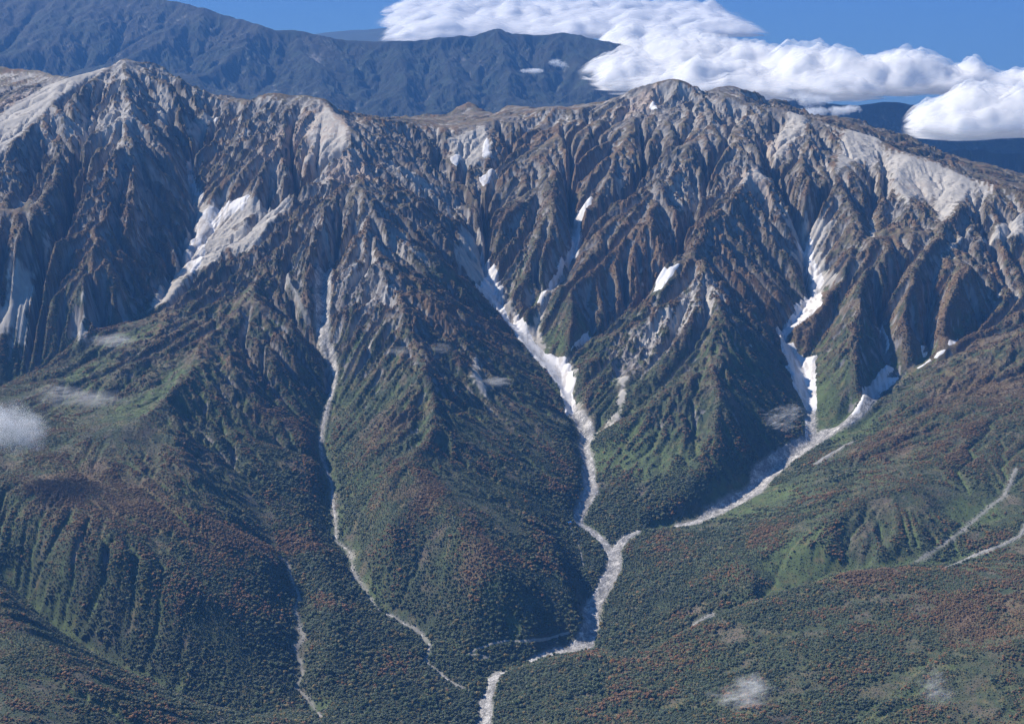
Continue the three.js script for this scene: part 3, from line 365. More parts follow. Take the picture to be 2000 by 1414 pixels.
// ---------- where snow, gravel and scree lie ----------
const stage = () => {};
function area(flat) {
  const x = [], z = []; for (let i = 0; i < flat.length; i += 2) { x.push(flat[i]); z.push(flat[i + 1]); }
  return { x, z, x0: Math.min(...x), x1: Math.max(...x), z0: Math.min(...z), z1: Math.max(...z) };
}
function inside(a, x, z, far) {                    // distance to the outline, positive inside, -far when clearly outside
  if (x < a.x0 - far || x > a.x1 + far || z < a.z0 - far || z > a.z1 + far) return -far;
  let d = 1e9, odd = false; const n = a.x.length;
  for (let i = 0, j = n - 1; i < n; j = i++) {
    const ex = a.x[j] - a.x[i], ez = a.z[j] - a.z[i], wx = x - a.x[i], wz = z - a.z[i], t = clamp((wx * ex + wz * ez) / (ex * ex + ez * ez + 1e-6));
    d = Math.min(d, (wx - ex * t) ** 2 + (wz - ez * t) ** 2);
    if ((a.z[i] > z) !== (a.z[j] > z) && x < (ex * wz) / ez + a.x[i]) odd = !odd;
  }
  return odd ? Math.sqrt(d) : Math.max(-far, -Math.sqrt(d));
}
function strip(flat) {
  const p = []; for (let i = 0; i < flat.length; i += 3) p.push([flat[i], flat[i + 1], flat[i + 2]]);
  const xs = p.map((q) => q[0]), zs = p.map((q) => q[1]);
  return { p, x0: Math.min(...xs), x1: Math.max(...xs), z0: Math.min(...zs), z1: Math.max(...zs) };
}
function along(s, x, z, far) {                     // half width minus distance to the line
  if (x < s.x0 - far || x > s.x1 + far || z < s.z0 - far || z > s.z1 + far) return -far;
  let best = -far;
  for (let i = 0; i + 1 < s.p.length; i++) {
    const a = s.p[i], b = s.p[i + 1], ex = b[0] - a[0], ez = b[1] - a[1], t = clamp(((x - a[0]) * ex + (z - a[1]) * ez) / (ex * ex + ez * ez + 1e-6));
    best = Math.max(best, mix(a[2], b[2], t) - Math.hypot(x - a[0] - ex * t, z - a[1] - ez * t));
  }
  return best;
}
const SNOWS = Object.fromEntries(Object.entries(SNOW_OUTLINES).map(([k, v]) => [k, area(v)]));
const BEDS = Object.fromEntries(Object.entries(BED_LINES).map(([k, v]) => [k, strip(v)]));
const ROADS = Object.fromEntries(Object.entries(ROAD_LINES).map(([k, v]) => [k, strip(v)]));
const SCREES = SCREE_OUTLINES.map(area);
const most = (list, f, x, z, far) => { let m = -far; for (const a of list) m = Math.max(m, f(a, x, z, far)); return m; };
const snowList = Object.values(SNOWS), bedList = Object.values(BEDS), roadList = Object.values(ROADS);
function calmAt(x, z) {
  const s = most(snowList, inside, x, z, 45), b = most(bedList, along, x, z, 40), c = most(SCREES, inside, x, z, 45);
  return Math.max(smooth(-40, 12, s), smooth(-30, 3, b), 0.8 * smooth(-35, 20, c));
}
// ---------- terrain sheet ----------
const NC = 900, ROWZ = [];
for (let z = 3300; z < 9350; z += 6.05) ROWZ.push(-z);
for (let z = 9350; z < 11250; z += 22) ROWZ.push(-z);
const NR = ROWZ.length, halfWidth = (z) => 0.385 * -z + 100, margin = (z) => 900 + 0.05 * -z, INNER = 0.93;   // fine columns, then coarser ones at both sides
const columnX = (i, z) => { const u = i / (NC - 1) * 2 - 1, a = Math.abs(u); return Math.sign(u) * (a < INNER ? a / INNER * halfWidth(z) : halfWidth(z) + (a - INNER) / (1 - INNER) * margin(z)); };
const columnOf = (x, z) => { const w = halfWidth(z), a = Math.abs(x), u = a < w ? a / w * INNER : INNER + (a - w) / margin(z) * (1 - INNER); return (Math.sign(x) * u * 0.5 + 0.5) * (NC - 1); };
const land = { pos: new Float32Array(NC * NR * 3) };
for (let j = 0; j < NR; j++) for (let i = 0; i < NC; i++) {
  const z = ROWZ[j], x = columnX(i, z), o = (j * NC + i) * 3;
  land.pos[o] = x; land.pos[o + 1] = landHeight(x, z, calmAt(x, z)); land.pos[o + 2] = z;
}
function groundAt(x, z) {
  let j = -z < 9350 ? (-z - 3300) / 6.05 : 1000 + (-z - 9350) / 22;
  j = clamp(j, 0, NR - 1.001);
  const j0 = Math.floor(j), fj = j - j0, i = clamp(columnOf(x, z), 0, NC - 1.001), i0 = Math.floor(i), fi = i - i0, o = (j0 * NC + i0) * 3 + 1, p = land.pos;
  return mix(mix(p[o], p[o + 3], fi), mix(p[o + NC * 3], p[o + NC * 3 + 3], fi), fj);
}

stage('land heights');
// what covers the ground: bare rock, scree, heath, dwarf pine, grass; linear base colours
const C = {
  rock: [0.188, 0.166, 0.147], rockPale: [0.37, 0.346, 0.315], rockDark: [0.085, 0.08, 0.078], rockPink: [0.36, 0.28, 0.222], scree: [0.44, 0.41, 0.365], screeGrey: [0.29, 0.278, 0.26],
  heath: [0.14, 0.088, 0.048], brown: [0.124, 0.097, 0.068], pine: [0.03, 0.05, 0.026], grass: [0.068, 0.1, 0.034], olive: [0.09, 0.092, 0.034], under: [0.042, 0.064, 0.026], straw: [0.2, 0.155, 0.09],
};
const tintAt = (k, x, z) => { let s = 0; const a = SPOTS[k]; for (let i = 0; i < a.length; i += 3) { const d = ((x - a[i]) ** 2 + (z - a[i + 1]) ** 2) / (a[i + 2] * a[i + 2]); if (d < 4) s += Math.exp(-1.4 * d); } return Math.min(1, s); };
const K = [0, 0, 0];
const paint = (c, t) => { for (let q = 0; q < 3; q++) K[q] += (c[q] - K[q]) * t; };
const landColor = new Float32Array(NC * NR * 3), landWood = new Float32Array(NC * NR), landScrub = new Float32Array(NC * NR);
{
  const p = land.pos, H = (i, j) => p[(clamp(j, 0, NR - 1) * NC + clamp(i, 0, NC - 1)) * 3 + 1];
  for (let j = 0; j < NR; j++) for (let i = 0; i < NC; i++) {
    const o = (j * NC + i) * 3, x = p[o], h = p[o + 1], z = p[o + 2];
    const dxs = columnX(i + 0.5, z) - columnX(i - 0.5, z), dzs = j < 999 ? 6.05 : 22;
    const gx = (H(i + 1, j) - H(i - 1, j)) / (2 * dxs), gz = (H(i, j + 1) - H(i, j - 1)) / (2 * dzs), slope = Math.hypot(gx, gz);
    const hollow = (H(i - 4, j) + H(i + 4, j) + H(i, j - 4) + H(i, j + 4)) / 4 - h;                       // metres, gullies positive
    const rise = h - gridAt(MAIN.grid, MAIN.soft, x, z);
    const n0 = fbm(x / 420, z / 420, 2, 201), n1 = fbm(x / 90, z / 90, 3, 211), n2 = fbm(x / 24, z / 24, 3, 221), n3 = vnoise(x / 8.5, z / 8.5, 231), n4 = fbm(x / 40, z / 40, 2, 241);
    const green = tintAt('green', x, z), rust = tintAt('rust', x, z), pink = tintAt('pink', x, z), pale = tintAt('pale', x, z);
    const flow = gridAt(RAVINES.grid, RAVINES.flow, x, z), chute = smooth(2.5, 3.7, flow + 1.5 * n2 + 0.8 * n3 + 0.9 * pale) * smooth(1750, 2150, h + 200 * n0);
    // rock underneath
    K[0] = C.rock[0]; K[1] = C.rock[1]; K[2] = C.rock[2];
    paint(C.rockPale, smooth(0.0, 0.4, n1 + 0.6 * n2 + 1.1 * pale + (h - 2600) / 800 - 0.06));
    paint(C.rockDark, 0.9 * smooth(0.05, 0.4, n4 - 0.3 * n1 - 0.4 * pale + 0.12 * n3));
    paint(C.rockPink, 0.9 * smooth(0.15, 0.6, pink + 0.6 * n1));
    paint(C.screeGrey, 0.6 * smooth(0.6, 1.8, hollow / 3 + n2 + 0.6 * pale + (h - 2300) / 900));
    paint(C.scree, 0.9 * chute);
    // plant cover, in patches with edges of their own
    const alpine = smooth(2300, 2650, h);
    const cover = (2790 - h) / 360 + 0.012 * rise - 0.1 * hollow - 1.0 * (slope - 0.8) + 1.4 * n1 + 1.5 * n2 + 0.6 * n3 - 2.6 * chute + 0.9 * green + 0.9 * rust - 0.35 * alpine - 1.2 * pale - 1.2 * pink - 2.8 * Math.min(1, pale) * smooth(-0.02, 0.2, fbm(x / 15 + z / 45, z / 48, 3, 261)) + 0.8 * n0;
    const plant = smooth(-0.12, 0.12, cover);
    if (plant > 0) {
      const c0 = [K[0], K[1], K[2]];
      K[0] = C.brown[0]; K[1] = C.brown[1]; K[2] = C.brown[2];
      const low = smooth(2150, 1750, h + 130 * n1);
      paint(C.heath, smooth(-0.1, 0.35, n1 - 0.5 * n2 + 0.6 * rust - 0.5 * green));
      const alp = smooth(2080, 2380, h + 150 * n1); paint(C.pine, (0.9 - 0.5 * alp) * smooth(0.0, 0.22, n4 + 0.35 * n2 + 0.25 * n0 - 0.35 * rust + 0.12));
      paint(C.straw, 0.4 * smooth(0.22, 0.5, n2 + 0.4 * n3 + 0.3 * (1 - low) - 0.25));
      paint(C.under, 0.92 * low * smooth(-0.7, 0.1, n1 - 0.1 * rust + 0.5 * green));
      paint(C.grass, (1 - 0.65 * alp) * smooth(0.15, 0.6, 0.7 * green + 0.08 * hollow + 0.7 * n1 + 0.3 * low - 0.2));
      paint(C.olive, 0.6 * (1 - 0.8 * alp) * smooth(0.1, 0.45, n2 + 0.5 * low * n4));
      paint(C.heath, 0.55 * smooth(0.1, 0.5, n2 * 0.9 + 0.6 * rust - 0.15));
      for (let q = 0; q < 3; q++) K[q] = mix(c0[q], K[q], plant);
    }
    // scree and gravel
    const sc = most(SCREES, inside, x, z, 40);
    if (sc > -40) { const t = smooth(-9, 9, sc + 34 * n2 + 26 * n1 + 14 * n3 - 4), g = smooth(-0.3, 0.35, n1 + n2); const u = t * smooth(-0.85, -0.35, n2 + 0.6 * n1 + 0.25 * n3); paint([mix(C.scree[0], C.screeGrey[0], g * 0.7), mix(C.scree[1], C.screeGrey[1], g * 0.7), mix(C.scree[2], C.screeGrey[2], g * 0.7)], u * 0.95); if (pink > 0.1) paint(C.rockPink, 0.5 * t * pink * smooth(-0.1, 0.3, n2)); }
    const bd = most(bedList, along, x, z, 40);
    if (bd > -40) paint(C.screeGrey, 0.7 * smooth(-16, 0, bd + 12 * n2));
    const v = 1 + 0.2 * n3 * (sc > 0 ? 0.5 : 1) + 0.2 * n2;
    for (let q = 0; q < 3; q++) landColor[o + q] = Math.max(0.01, K[q] * v);
    const sn = most(snowList, inside, x, z, 20), bare = bd > -3 || sc > -2 || sn > -9;
    landScrub[j * NC + i] = plant * smooth(2330, 2050, h + 160 * n1) * (bare ? 0 : 1);
    // where trees stand: spurs and lower slopes, not in avalanche tracks
    landWood[j * NC + i] = plant * smooth(0.2, -0.1, (h - 1880) / 500 - 0.02 * rise + 0.16 * hollow - 0.9 * n1 - 0.5 * n0 + 0.75 * green - 0.5 * rust + 0.08) * (bare || bd > -8 || sc > -6 ? 0 : 1);
  }
}
stage('land cover');
function sheet(nc, nr, pos, col) {
  const g = new THREE.BufferGeometry(), idx = new Uint32Array((nc - 1) * (nr - 1) * 6);
  let q = 0;
  for (let j = 0; j < nr - 1; j++) for (let i = 0; i < nc - 1; i++) { const a = j * nc + i, b = a + 1, c = a + nc, d = c + 1; idx[q++] = a; idx[q++] = b; idx[q++] = c; idx[q++] = b; idx[q++] = d; idx[q++] = c; }
  g.setAttribute('position', new THREE.BufferAttribute(pos, 3));
  if (col) g.setAttribute('color', new THREE.BufferAttribute(col, 3));
  g.setIndex(new THREE.BufferAttribute(idx, 1));
  g.computeVertexNormals();
  return g;
}
const groundMat = new THREE.MeshStandardMaterial({ vertexColors: true, roughness: 0.95 });
groundMat.name = 'ground';
function put(name, geometry, material, data, parent = scene) {
  const m = new THREE.Mesh(geometry, material);
  m.name = name; m.castShadow = m.receiveShadow = true; Object.assign(m.userData, data);
  parent.add(m);
  return m;
}
const rockMat = groundMat.clone(); rockMat.name = 'mountain_ground'; rockMat.flatShading = true;
put('mountain_terrain', sheet(NC, NR, land.pos, landColor), rockMat, { kind: 'structure' });
// ---------- snowfields, river beds, tracks ----------
function drape(x0, x1, z0, z1, step, field, top, shade, keep) {
  const nx = Math.ceil((x1 - x0) / step) + 1, nz = Math.ceil((z1 - z0) / step) + 1, id = new Int32Array(nx * nz).fill(-1), pos = [], col = [], idx = [];
  for (let j = 0; j < nz; j++) for (let i = 0; i < nx; i++) {
    const x = x0 + i * step, z = z0 + j * step, d = field(x, z);
    if (d < keep) continue;
    id[j * nx + i] = pos.length / 3;
    pos.push(x, groundAt(x, z) + top(x, z, d), z); col.push(...shade(x, z, d));
  }
  for (let j = 0; j + 1 < nz; j++) for (let i = 0; i + 1 < nx; i++) {
    const a = id[j * nx + i], b = id[j * nx + i + 1], c = id[(j + 1) * nx + i], d = id[(j + 1) * nx + i + 1];
    if (a >= 0 && b >= 0 && c >= 0) idx.push(a, c, b);
    if (b >= 0 && c >= 0 && d >= 0) idx.push(b, c, d);
  }
  const g = new THREE.BufferGeometry();
  g.setAttribute('position', new THREE.Float32BufferAttribute(pos, 3)); g.setAttribute('color', new THREE.Float32BufferAttribute(col, 3)); g.setIndex(idx); g.computeVertexNormals();
  return g;
}
const snowMat = new THREE.MeshStandardMaterial({ vertexColors: true, roughness: 0.75 }); snowMat.name = 'old_snow';
const SNOW_LABELS = {
  big: 'long white snowfield filling the central valley, widest and lowest of the snow', foot: 'short snow bank at the mouth of the ravine right of the long central snowfield', mid: 'thin crooked snow ribbon in the narrow ravine right of the central valley head',
  rib: 'slanting white snow sliver between the dark ribs of the middle face', upper: 'grey white glacier tongue high in the right-hand ravine', lower: 'bright snowfield in the right-hand ravine beside the green bank', tail: 'last thin snow remnant just above the right-hand gravel fan',
  slot: 'curved snow patch in the slot between two dark spurs at right', strip: 'small snow patch in the far right ravine, middle of three', scrap: 'topmost small snow scrap in the far right ravine', line: 'thin snow line in the far right ravine, lowest of three',
  notch: 'tiny broken snow patch in a side notch above the far right ravine', branch: 'forked snow patch at the head of the right-hand gravel fan', bowl: 'dirty glacier ice in the scree bowl between the two left peaks', chute: 'narrow snow chute above the scree bowl between the left peaks',
  tall: 'upright white snow patch on the pale cirque wall below the plateau', low: 'flat little snow patch at the foot of the pale cirque wall', heart: 'heart shaped snow patch on the cirque floor', wedge: 'small triangular snow patch just below the highest right-hand summit', thread: 'tiny snow thread below the saddle between the left peaks',
};
for (const [key, a] of Object.entries(SNOWS)) {
  const dirt = { bowl: 0.45, upper: 0.3, chute: 0.3, branch: 0.12 }[key] ?? 0.1, small = a.x1 - a.x0 < 130, step = small ? 3 : 4, deep = small ? 1.6 : 3.6;
  const g = drape(a.x0 - 26, a.x1 + 26, a.z0 - 26, a.z1 + 26, step, (x, z) => inside(a, x, z, 28) + ({ big: 11, upper: 11, lower: 8, bowl: 14, mid: 5, branch: 8, rib: -8 }[key] ?? (small ? -1.5 : 4)) + (small ? 5 : 12) * fbm(x / 22, z / 22, 4, 301), 
    (x, z, d) => clamp(d * 0.3, -5, deep) + (d > 0 ? 0.9 * fbm(x / 40, z / 90, 3, 311) : 0),
    (x, z) => { const s = clamp(smooth(-0.1, 0.45, fbm(x / 11, z / 55, 3, 321) + 0.35 * fbm(x / 7, z / 7, 2, 331)) * (0.6 + dirt) + dirt * smooth(-0.2, 0.4, fbm(x / 70, z / 70, 2, 341))); return [mix(0.66, 0.34, s), mix(0.66, 0.32, s), mix(0.675, 0.3, s)]; }, -12);
  put('snow_patch', g, snowMat, { label: SNOW_LABELS[key], category: 'snow patch', group: 'late summer snow in the ravines' });
}
scene.children.filter((o) => o.name === 'snow_patch').forEach((o, i) => { if (i) o.name = 'snow_patch_' + String(i).padStart(3, '0'); });

const bedMat = new THREE.MeshStandardMaterial({ vertexColors: true, roughness: 0.9 }); bedMat.name = 'gravel';
for (const [key, s] of Object.entries(BEDS)) {
  const wide = Math.max(...s.p.map((q) => q[2])), step = wide < 5 ? 1.6 : wide < 9 ? 2.2 : 3;
  const g = drape(s.x0 - wide - 4, s.x1 + wide + 4, s.z0 - wide - 4, s.z1 + wide + 4, step, (x, z) => along(s, x, z, 30) * 0.92 + Math.min(7, wide * 0.45) * fbm(x / 17, z / 17, 3, 401) - (wide < 16 ? 1.6 * smooth(-0.05, 0.3, fbm(x / 60, z / 60, 2, 451)) : 0),
    (x, z, d) => clamp(d * 0.6, -2.5, 1.0) + (d > 0 ? 1.5 * fbm(x / 9, z / 9, 3, 411) + 0.9 * hash2(Math.round(x), Math.round(z), 5) : 0),
    (x, z, d) => { const b = hash2(Math.round(x * 1.3), Math.round(z * 1.3), 8), n = fbm(x / 16, z / 16, 3, 421), t = clamp(0.55 + 0.6 * n + 0.75 * (b - 0.5)); const u = t * t * (wide < 12 ? 0.45 : 1); return [mix(0.13, 0.62, u), mix(0.13, 0.6, u), mix(0.128, 0.575, u)]; }, -5);
  const one = put('gravel_river_bed', g, bedMat, { kind: 'structure' });
  const n = scene.children.filter((o) => o.name.startsWith('gravel_river_bed')).length - 1;
  if (n) one.name = 'gravel_river_bed_' + String(n).padStart(3, '0');
}
const trackMat = new THREE.MeshStandardMaterial({ color: new THREE.Color(0.36, 0.34, 0.3), roughness: 0.95, vertexColors: true });
for (const [key, s] of Object.entries(ROADS)) {
  const g = drape(s.x0 - 8, s.x1 + 8, s.z0 - 8, s.z1 + 8, 1.8, (x, z) => along(s, x, z, 8) + 0.5 * fbm(x / 9, z / 9, 2, 431), (x, z, d) => clamp(d + 0.4, -0.6, 0.8), (x, z) => { const t = 0.85 + 0.3 * fbm(x / 6, z / 6, 2, 441); return [t, t, t]; }, -1);
  put({ forest: 'forest_road', spur: 'road_branch', trail: 'footpath' }[key], g, trackMat, { kind: 'structure' });
}
stage('snow and gravel');
// ---------- ranges beyond, and the sea ----------
{
  const S = survey(FAR_LINES, { x0: -10800, z0: -26400, step: 60, nx: 361, nz: 225 }, 1, 4);
  const W = carve(S, 1, 10, 0.04, 1.4, 2000, 501, [[1700, 90], [850, 110], [420, 60]], 0.18);
  const nc = 760, zs = []; for (let z = 13000; z < 18600; z += 110) zs.push(-z); for (let z = 18600; z < 23900; z += 33) zs.push(-z); for (let z = 23900; z < 25900; z += 160) zs.push(-z);
  const nr = zs.length, pos = new Float32Array(nc * nr * 3), col = new Float32Array(nc * nr * 3), steps = [[330, 46], [165, 46], [84, 26]];
  const edge = (z) => 0.40 * -z + 400, at = (x, z) => gridAt(S.grid, S.base, x, z) + gridAt(W.grid, W.cut, x, z) + relief(S, x, z, steps, 0.9 + 0.5 * fbm(x / 1500, z / 1500, 2, 501), 1) + 16 * fbm(x / 120, z / 120, 3, 507);
  for (let j = 0; j < nr; j++) for (let i = 0; i < nc; i++) {
    const z = zs[j], x = (i / (nc - 1) * 2 - 1) * edge(z), o = (j * nc + i) * 3;
    pos[o] = x; pos[o + 1] = at(x, z); pos[o + 2] = z;
  }
  for (let j = 0; j < nr; j++) for (let i = 0; i < nc; i++) {
    const o = (j * nc + i) * 3, x = pos[o], h = pos[o + 1], z = pos[o + 2], q = (a, b) => pos[(clamp(b, 0, nr - 1) * nc + clamp(a, 0, nc - 1)) * 3 + 1];
    const hollow = (q(i - 2, j) + q(i + 2, j) + q(i, j - 2) + q(i, j + 2)) / 4 - h, n1 = fbm(x / 400, z / 400, 3, 511), n2 = fbm(x / 110, z / 110, 3, 521);
    K[0] = 0.03; K[1] = 0.042; K[2] = 0.024;
    paint(C.pine, smooth(-0.1, 0.3, n2 - 0.3 * n1)); paint(C.brown, 0.3 * smooth(0, 0.4, n1 + (h - 1900) / 900)); paint(C.screeGrey, 0.8 * smooth(0.4, 0.7, n2 + n1 * 0.7 + hollow / 45 - 0.25));
    for (let c = 0; c < 3; c++) col[o + c] = K[c] * 0.42 * (1 + 0.9 * n2);
  }
  put('far_mountain_range', sheet(nc, nr, pos, col), rockMat, { kind: 'structure' });
  // low coastal hills far beyond
  const hn = 120, hr = 40, hp = new Float32Array(hn * hr * 3), hc = new Float32Array(hn * hr * 3);
  for (let j = 0; j < hr; j++) for (let i = 0; i < hn; i++) { const x = -7500 + i * 90, z = -38000 - j * 150, o = (j * hn + i) * 3, w = Math.sin(Math.PI * i / (hn - 1)) ** 0.7 * Math.sin(Math.PI * j / (hr - 1)); hp.set([x, -40 + w * (640 + 260 * fbm(x / 1700, z / 1700, 3, 531)) , z], o); hc.set([0.05, 0.06, 0.035], o); }
  put('coastal_hills', sheet(hn, hr, hp, hc), groundMat, { kind: 'structure' });
  const sea = new THREE.CircleGeometry(160000, 96); sea.rotateX(-Math.PI / 2);
  put('sea', sea, new THREE.MeshStandardMaterial({ color: new THREE.Color(0.1, 0.13, 0.16), roughness: 0.14 }), { kind: 'structure' });
}
stage('far ranges');
// ---------- trees ----------
function crownShape(seed, w, h, clumps) {
  const r = rng(seed), parts = [], lobes = [];
  for (let i = 0; i < 7; i++) { const a = r() * 6.283, t = r(); lobes.push([Math.cos(a) * w * 0.27 * (1 - 0.5 * t), h * (0.38 + 0.42 * t), Math.sin(a) * w * 0.27 * (1 - 0.5 * t), w * (0.2 + 0.12 * r()) * (1 - 0.25 * t)]); }
  for (const [x, y, z, s] of lobes) { const g = new THREE.IcosahedronGeometry(s * 0.92, 0); g.deleteAttribute('uv'); g.rotateY(r() * 6); g.translate(x, y, z); parts.push(g); }
  const pos = [], nor = [], v = new THREE.Vector3(), a = new THREE.Vector3(), b = new THREE.Vector3();
  for (let i = 0; i < clumps; i++) {
    const [x, y, z, s] = lobes[Math.floor(r() * lobes.length)];
    v.set(r() * 2 - 1, r() * 1.7 - 0.6, r() * 2 - 1).normalize();
    a.set(r() - 0.5, r() - 0.5, r() - 0.5).cross(v).normalize(); b.crossVectors(v, a).addScaledVector(v, (r() - 0.5) * 1.2);
    const k = s * (0.38 + 0.3 * r()), d = s * (0.95 + 0.22 * r()), cx = x + v.x * d, cy = y + v.y * d, cz = z + v.z * d;
    const c = (p, q) => [cx + a.x * p * k + b.x * q * k, cy + a.y * p * k + b.y * q * k, cz + a.z * p * k + b.z * q * k];
    pos.push(...c(-1, -0.6), ...c(1, -0.5), ...c(0.1, 1));
    for (let q = 0; q < 3; q++) nor.push(v.x, v.y, v.z);
  }
  const leaves = new THREE.BufferGeometry(); leaves.setAttribute('position', new THREE.Float32BufferAttribute(pos, 3)); leaves.setAttribute('normal', new THREE.Float32BufferAttribute(nor, 3));
  parts.push(leaves);
  return mergeGeometries(parts);
}
const crowns = [crownShape(11, 12.4, 13, 100), crownShape(12, 11, 14.5, 100), crownShape(13, 13.6, 12, 110)];
function conifer(seed) {
  const r = rng(seed), l = [];
  for (let i = 0; i < 5; i++) { const w = 3.1 * (1 - i * 0.17), g = new THREE.ConeGeometry(w, 4.6, 7, 1, true).toNonIndexed(); g.deleteAttribute('uv'); const p = g.attributes.position; for (let k = 0; k < p.count; k++) if (p.getY(k) < 0) { const a = Math.round(Math.atan2(p.getZ(k), p.getX(k)) * 10), f = 0.78 + 0.44 * hash2(a, i, seed); p.setXYZ(k, p.getX(k) * f, p.getY(k) - 0.8 * f, p.getZ(k) * f); } g.computeVertexNormals(); g.rotateY(r() * 6); g.translate(0, 4 + i * 2.5, 0); l.push(g); }
  return mergeGeometries(l);
}
crowns.push(conifer(21));
const trunkShape = (() => {
  const g = new THREE.CylinderGeometry(0.16, 0.42, 8, 6), l = [g];
  for (let i = 0; i < 4; i++) { const c = new THREE.CylinderGeometry(0.05, 0.15, 3.6, 4); c.translate(0, 1.8, 0); c.rotateZ(0.8); c.rotateY(i * 1.7); c.translate(0, 0.8 + i * 0.7, 0); l.push(c); }
  const m = mergeGeometries(l); m.translate(0, 3.2, 0); return m;
})();
const bark = new THREE.MeshStandardMaterial({ color: new THREE.Color(0.12, 0.1, 0.08), roughness: 0.95 }); bark.name = 'bark';
const LEAF = { green: [0.08, 0.12, 0.036], deep: [0.06, 0.098, 0.036], olive: [0.135, 0.138, 0.04], yellow: [0.24, 0.185, 0.045], orange: [0.3, 0.15, 0.04], rust: [0.215, 0.125, 0.04] };
const leafMats = Object.fromEntries(Object.entries(LEAF).map(([k, c]) => { const m = new THREE.MeshPhysicalMaterial({ color: new THREE.Color(...c), roughness: 0.9, transmission: 0.25, thickness: 0, side: THREE.DoubleSide }); m.name = 'leaves_' + k; return [k, m]; }));
const forestMat = new THREE.MeshPhysicalMaterial({ color: 0xffffff, roughness: 0.9, transmission: 0.4, thickness: 0, side: THREE.DoubleSide }); forestMat.name = 'forest_leaves';
const spots = [];
{
  const r = rng(77), cosP = Math.cos(camera.rotation.x), sinP = Math.sin(camera.rotation.x), gap = 7.1;
  for (let z = -3500; z > -8000; z -= gap) for (let x = -0.46 * -z; x < 0.46 * -z; x += gap) {
    const a = r(), b = r(), c = r(), d = r(), px = x + (a - 0.5) * gap * 0.95, pz = z + (b - 0.5) * gap * 0.95;
    const j = Math.round((-pz - 3300) / 6.05), i = Math.round(columnOf(px, pz));
    const wood = landWood[clamp(j, 0, NR - 1) * NC + clamp(i, 0, NC - 1)];
    if (c > wood * 0.95 + 0.0) continue;
    const h = groundAt(px, pz), vy = (h - 4000) * cosP + pz * sinP * 1, depth = -((h - 4000) * -sinP + pz * cosP);
    const sx = px / depth * 2900, sy = ((h - 4000) * cosP + pz * sinP) / depth * 2900;
    if (Math.abs(sx) > 1260 || sy < -900) continue;
    if (most(roadList, along, px, pz, 12) > -4) continue;
    const rust = tintAt('rust', px, pz), n = fbm(px / 120, pz / 120, 2, 601) + 0.5 * fbm(px / 35, pz / 35, 2, 611), warm = (h - 1560) / 470 + 1.35 * n + 0.95 * rust + (d - 0.5) * 0.7 - 0.1 + 0.012 * (h - gridAt(MAIN.grid, MAIN.soft, px, pz));
    const kind = warm > 1.1 ? 'rust' : warm > 0.72 ? (r() < 0.6 ? 'rust' : 'orange') : warm > 0.42 ? (r() < 0.5 ? 'orange' : 'olive') : warm > 0.1 ? (r() < 0.55 ? 'olive' : r() < 0.3 ? 'yellow' : 'green') : r() < 0.08 ? 'yellow' : r() < 0.5 ? 'deep' : 'green';
    const stand = fbm(px / 150, pz / 150, 3, 671), firs = stand + 0.35 * (r() - 0.5) > 0.33 && h < 1950;
    const size = (0.5 + 0.95 * r() ** 2.2 + 0.2 * r()) * (1 + 0.55 * fbm(px / 70, pz / 70, 2, 681)) * mix(0.88, 0.5, smooth(1400, 2000, h));
    spots.push({ x: px, y: h - 0.3, z: pz, kind: firs ? 'deep' : kind, size: Math.min(size, 1.75), turn: r() * 6.283, shape: firs ? 3 : Math.floor(r() * 3), depth, sx, sy, tone: 0.82 + 0.36 * r() });
  }
}
stage('trees ' + spots.length);
// the 300 that stand largest in view are built singly
const seen = (t) => { const n = 60; for (let k = 1; k < n; k++) { const f = k / n; if (f < 0.4) continue; if (f > 0.985) break; const y = mix(4000, t.y + 11, f); if (groundAt(t.x * f, t.z * f) > y) return false; } return true; };
const near = spots.filter((t) => Math.abs(t.sx) < 985 && t.sy > -690 && t.sy < 660).sort((a, b) => b.size / b.depth - a.size / a.depth), single = new Set();
for (const t of near) { if (single.size >= 300) break; if (seen(t)) single.add(t); }
const WORDS = { green: 'green', deep: 'dark green', olive: 'olive', yellow: 'yellowing', orange: 'orange', rust: 'rust red' };
const tally = {};
for (const t of single) {
  const o = new THREE.Group();
  const fir = t.shape === 3, name = fir ? 'conifer_tree' : 'broadleaf_tree', nth = tally[name] = (tally[name] ?? -1) + 1;
  o.name = name + (nth ? '_' + String(nth).padStart(3, '0') : '');
  o.position.set(t.x, t.y, t.z); o.rotation.y = t.turn; o.scale.set(t.size, t.size, t.size);
  const river = most(bedList, along, t.x, t.z, 70) > -32, road = most(roadList, along, t.x, t.z, 70) > -40;
  const where = river ? (t.sx < -560 ? 'beside the thin stream at the lower left' : t.sx < -150 ? 'beside the stream left of the middle spur' : 'at the edge of the gravel river') : road ? 'along the forest road' : t.sx < -500 ? 'in the wood at the lower left' : t.sx < 60 ? 'in the wood below the middle spur' : t.sx < 500 ? 'on the rounded rise right of the river' : 'in the wood at the lower right';
  const big = t.size > 1.5 ? 'large ' : t.size > 1.34 ? '' : 'smaller ';
  const high = t.sy > -420 ? ', higher up' : '';
  o.userData = { label: `${big}${WORDS[t.kind]} ${fir ? 'pointed conifer' : 'broadleaf tree'} ${where}${high}`, category: 'tree', group: `${big}${WORDS[t.kind]} ${fir ? 'conifers' : 'trees'} ${where}${high}` };
  put('trunk', trunkShape, bark, {}, o); put('crown', crowns[t.shape], leafMats[t.kind], {}, o);
  scene.add(o);
}
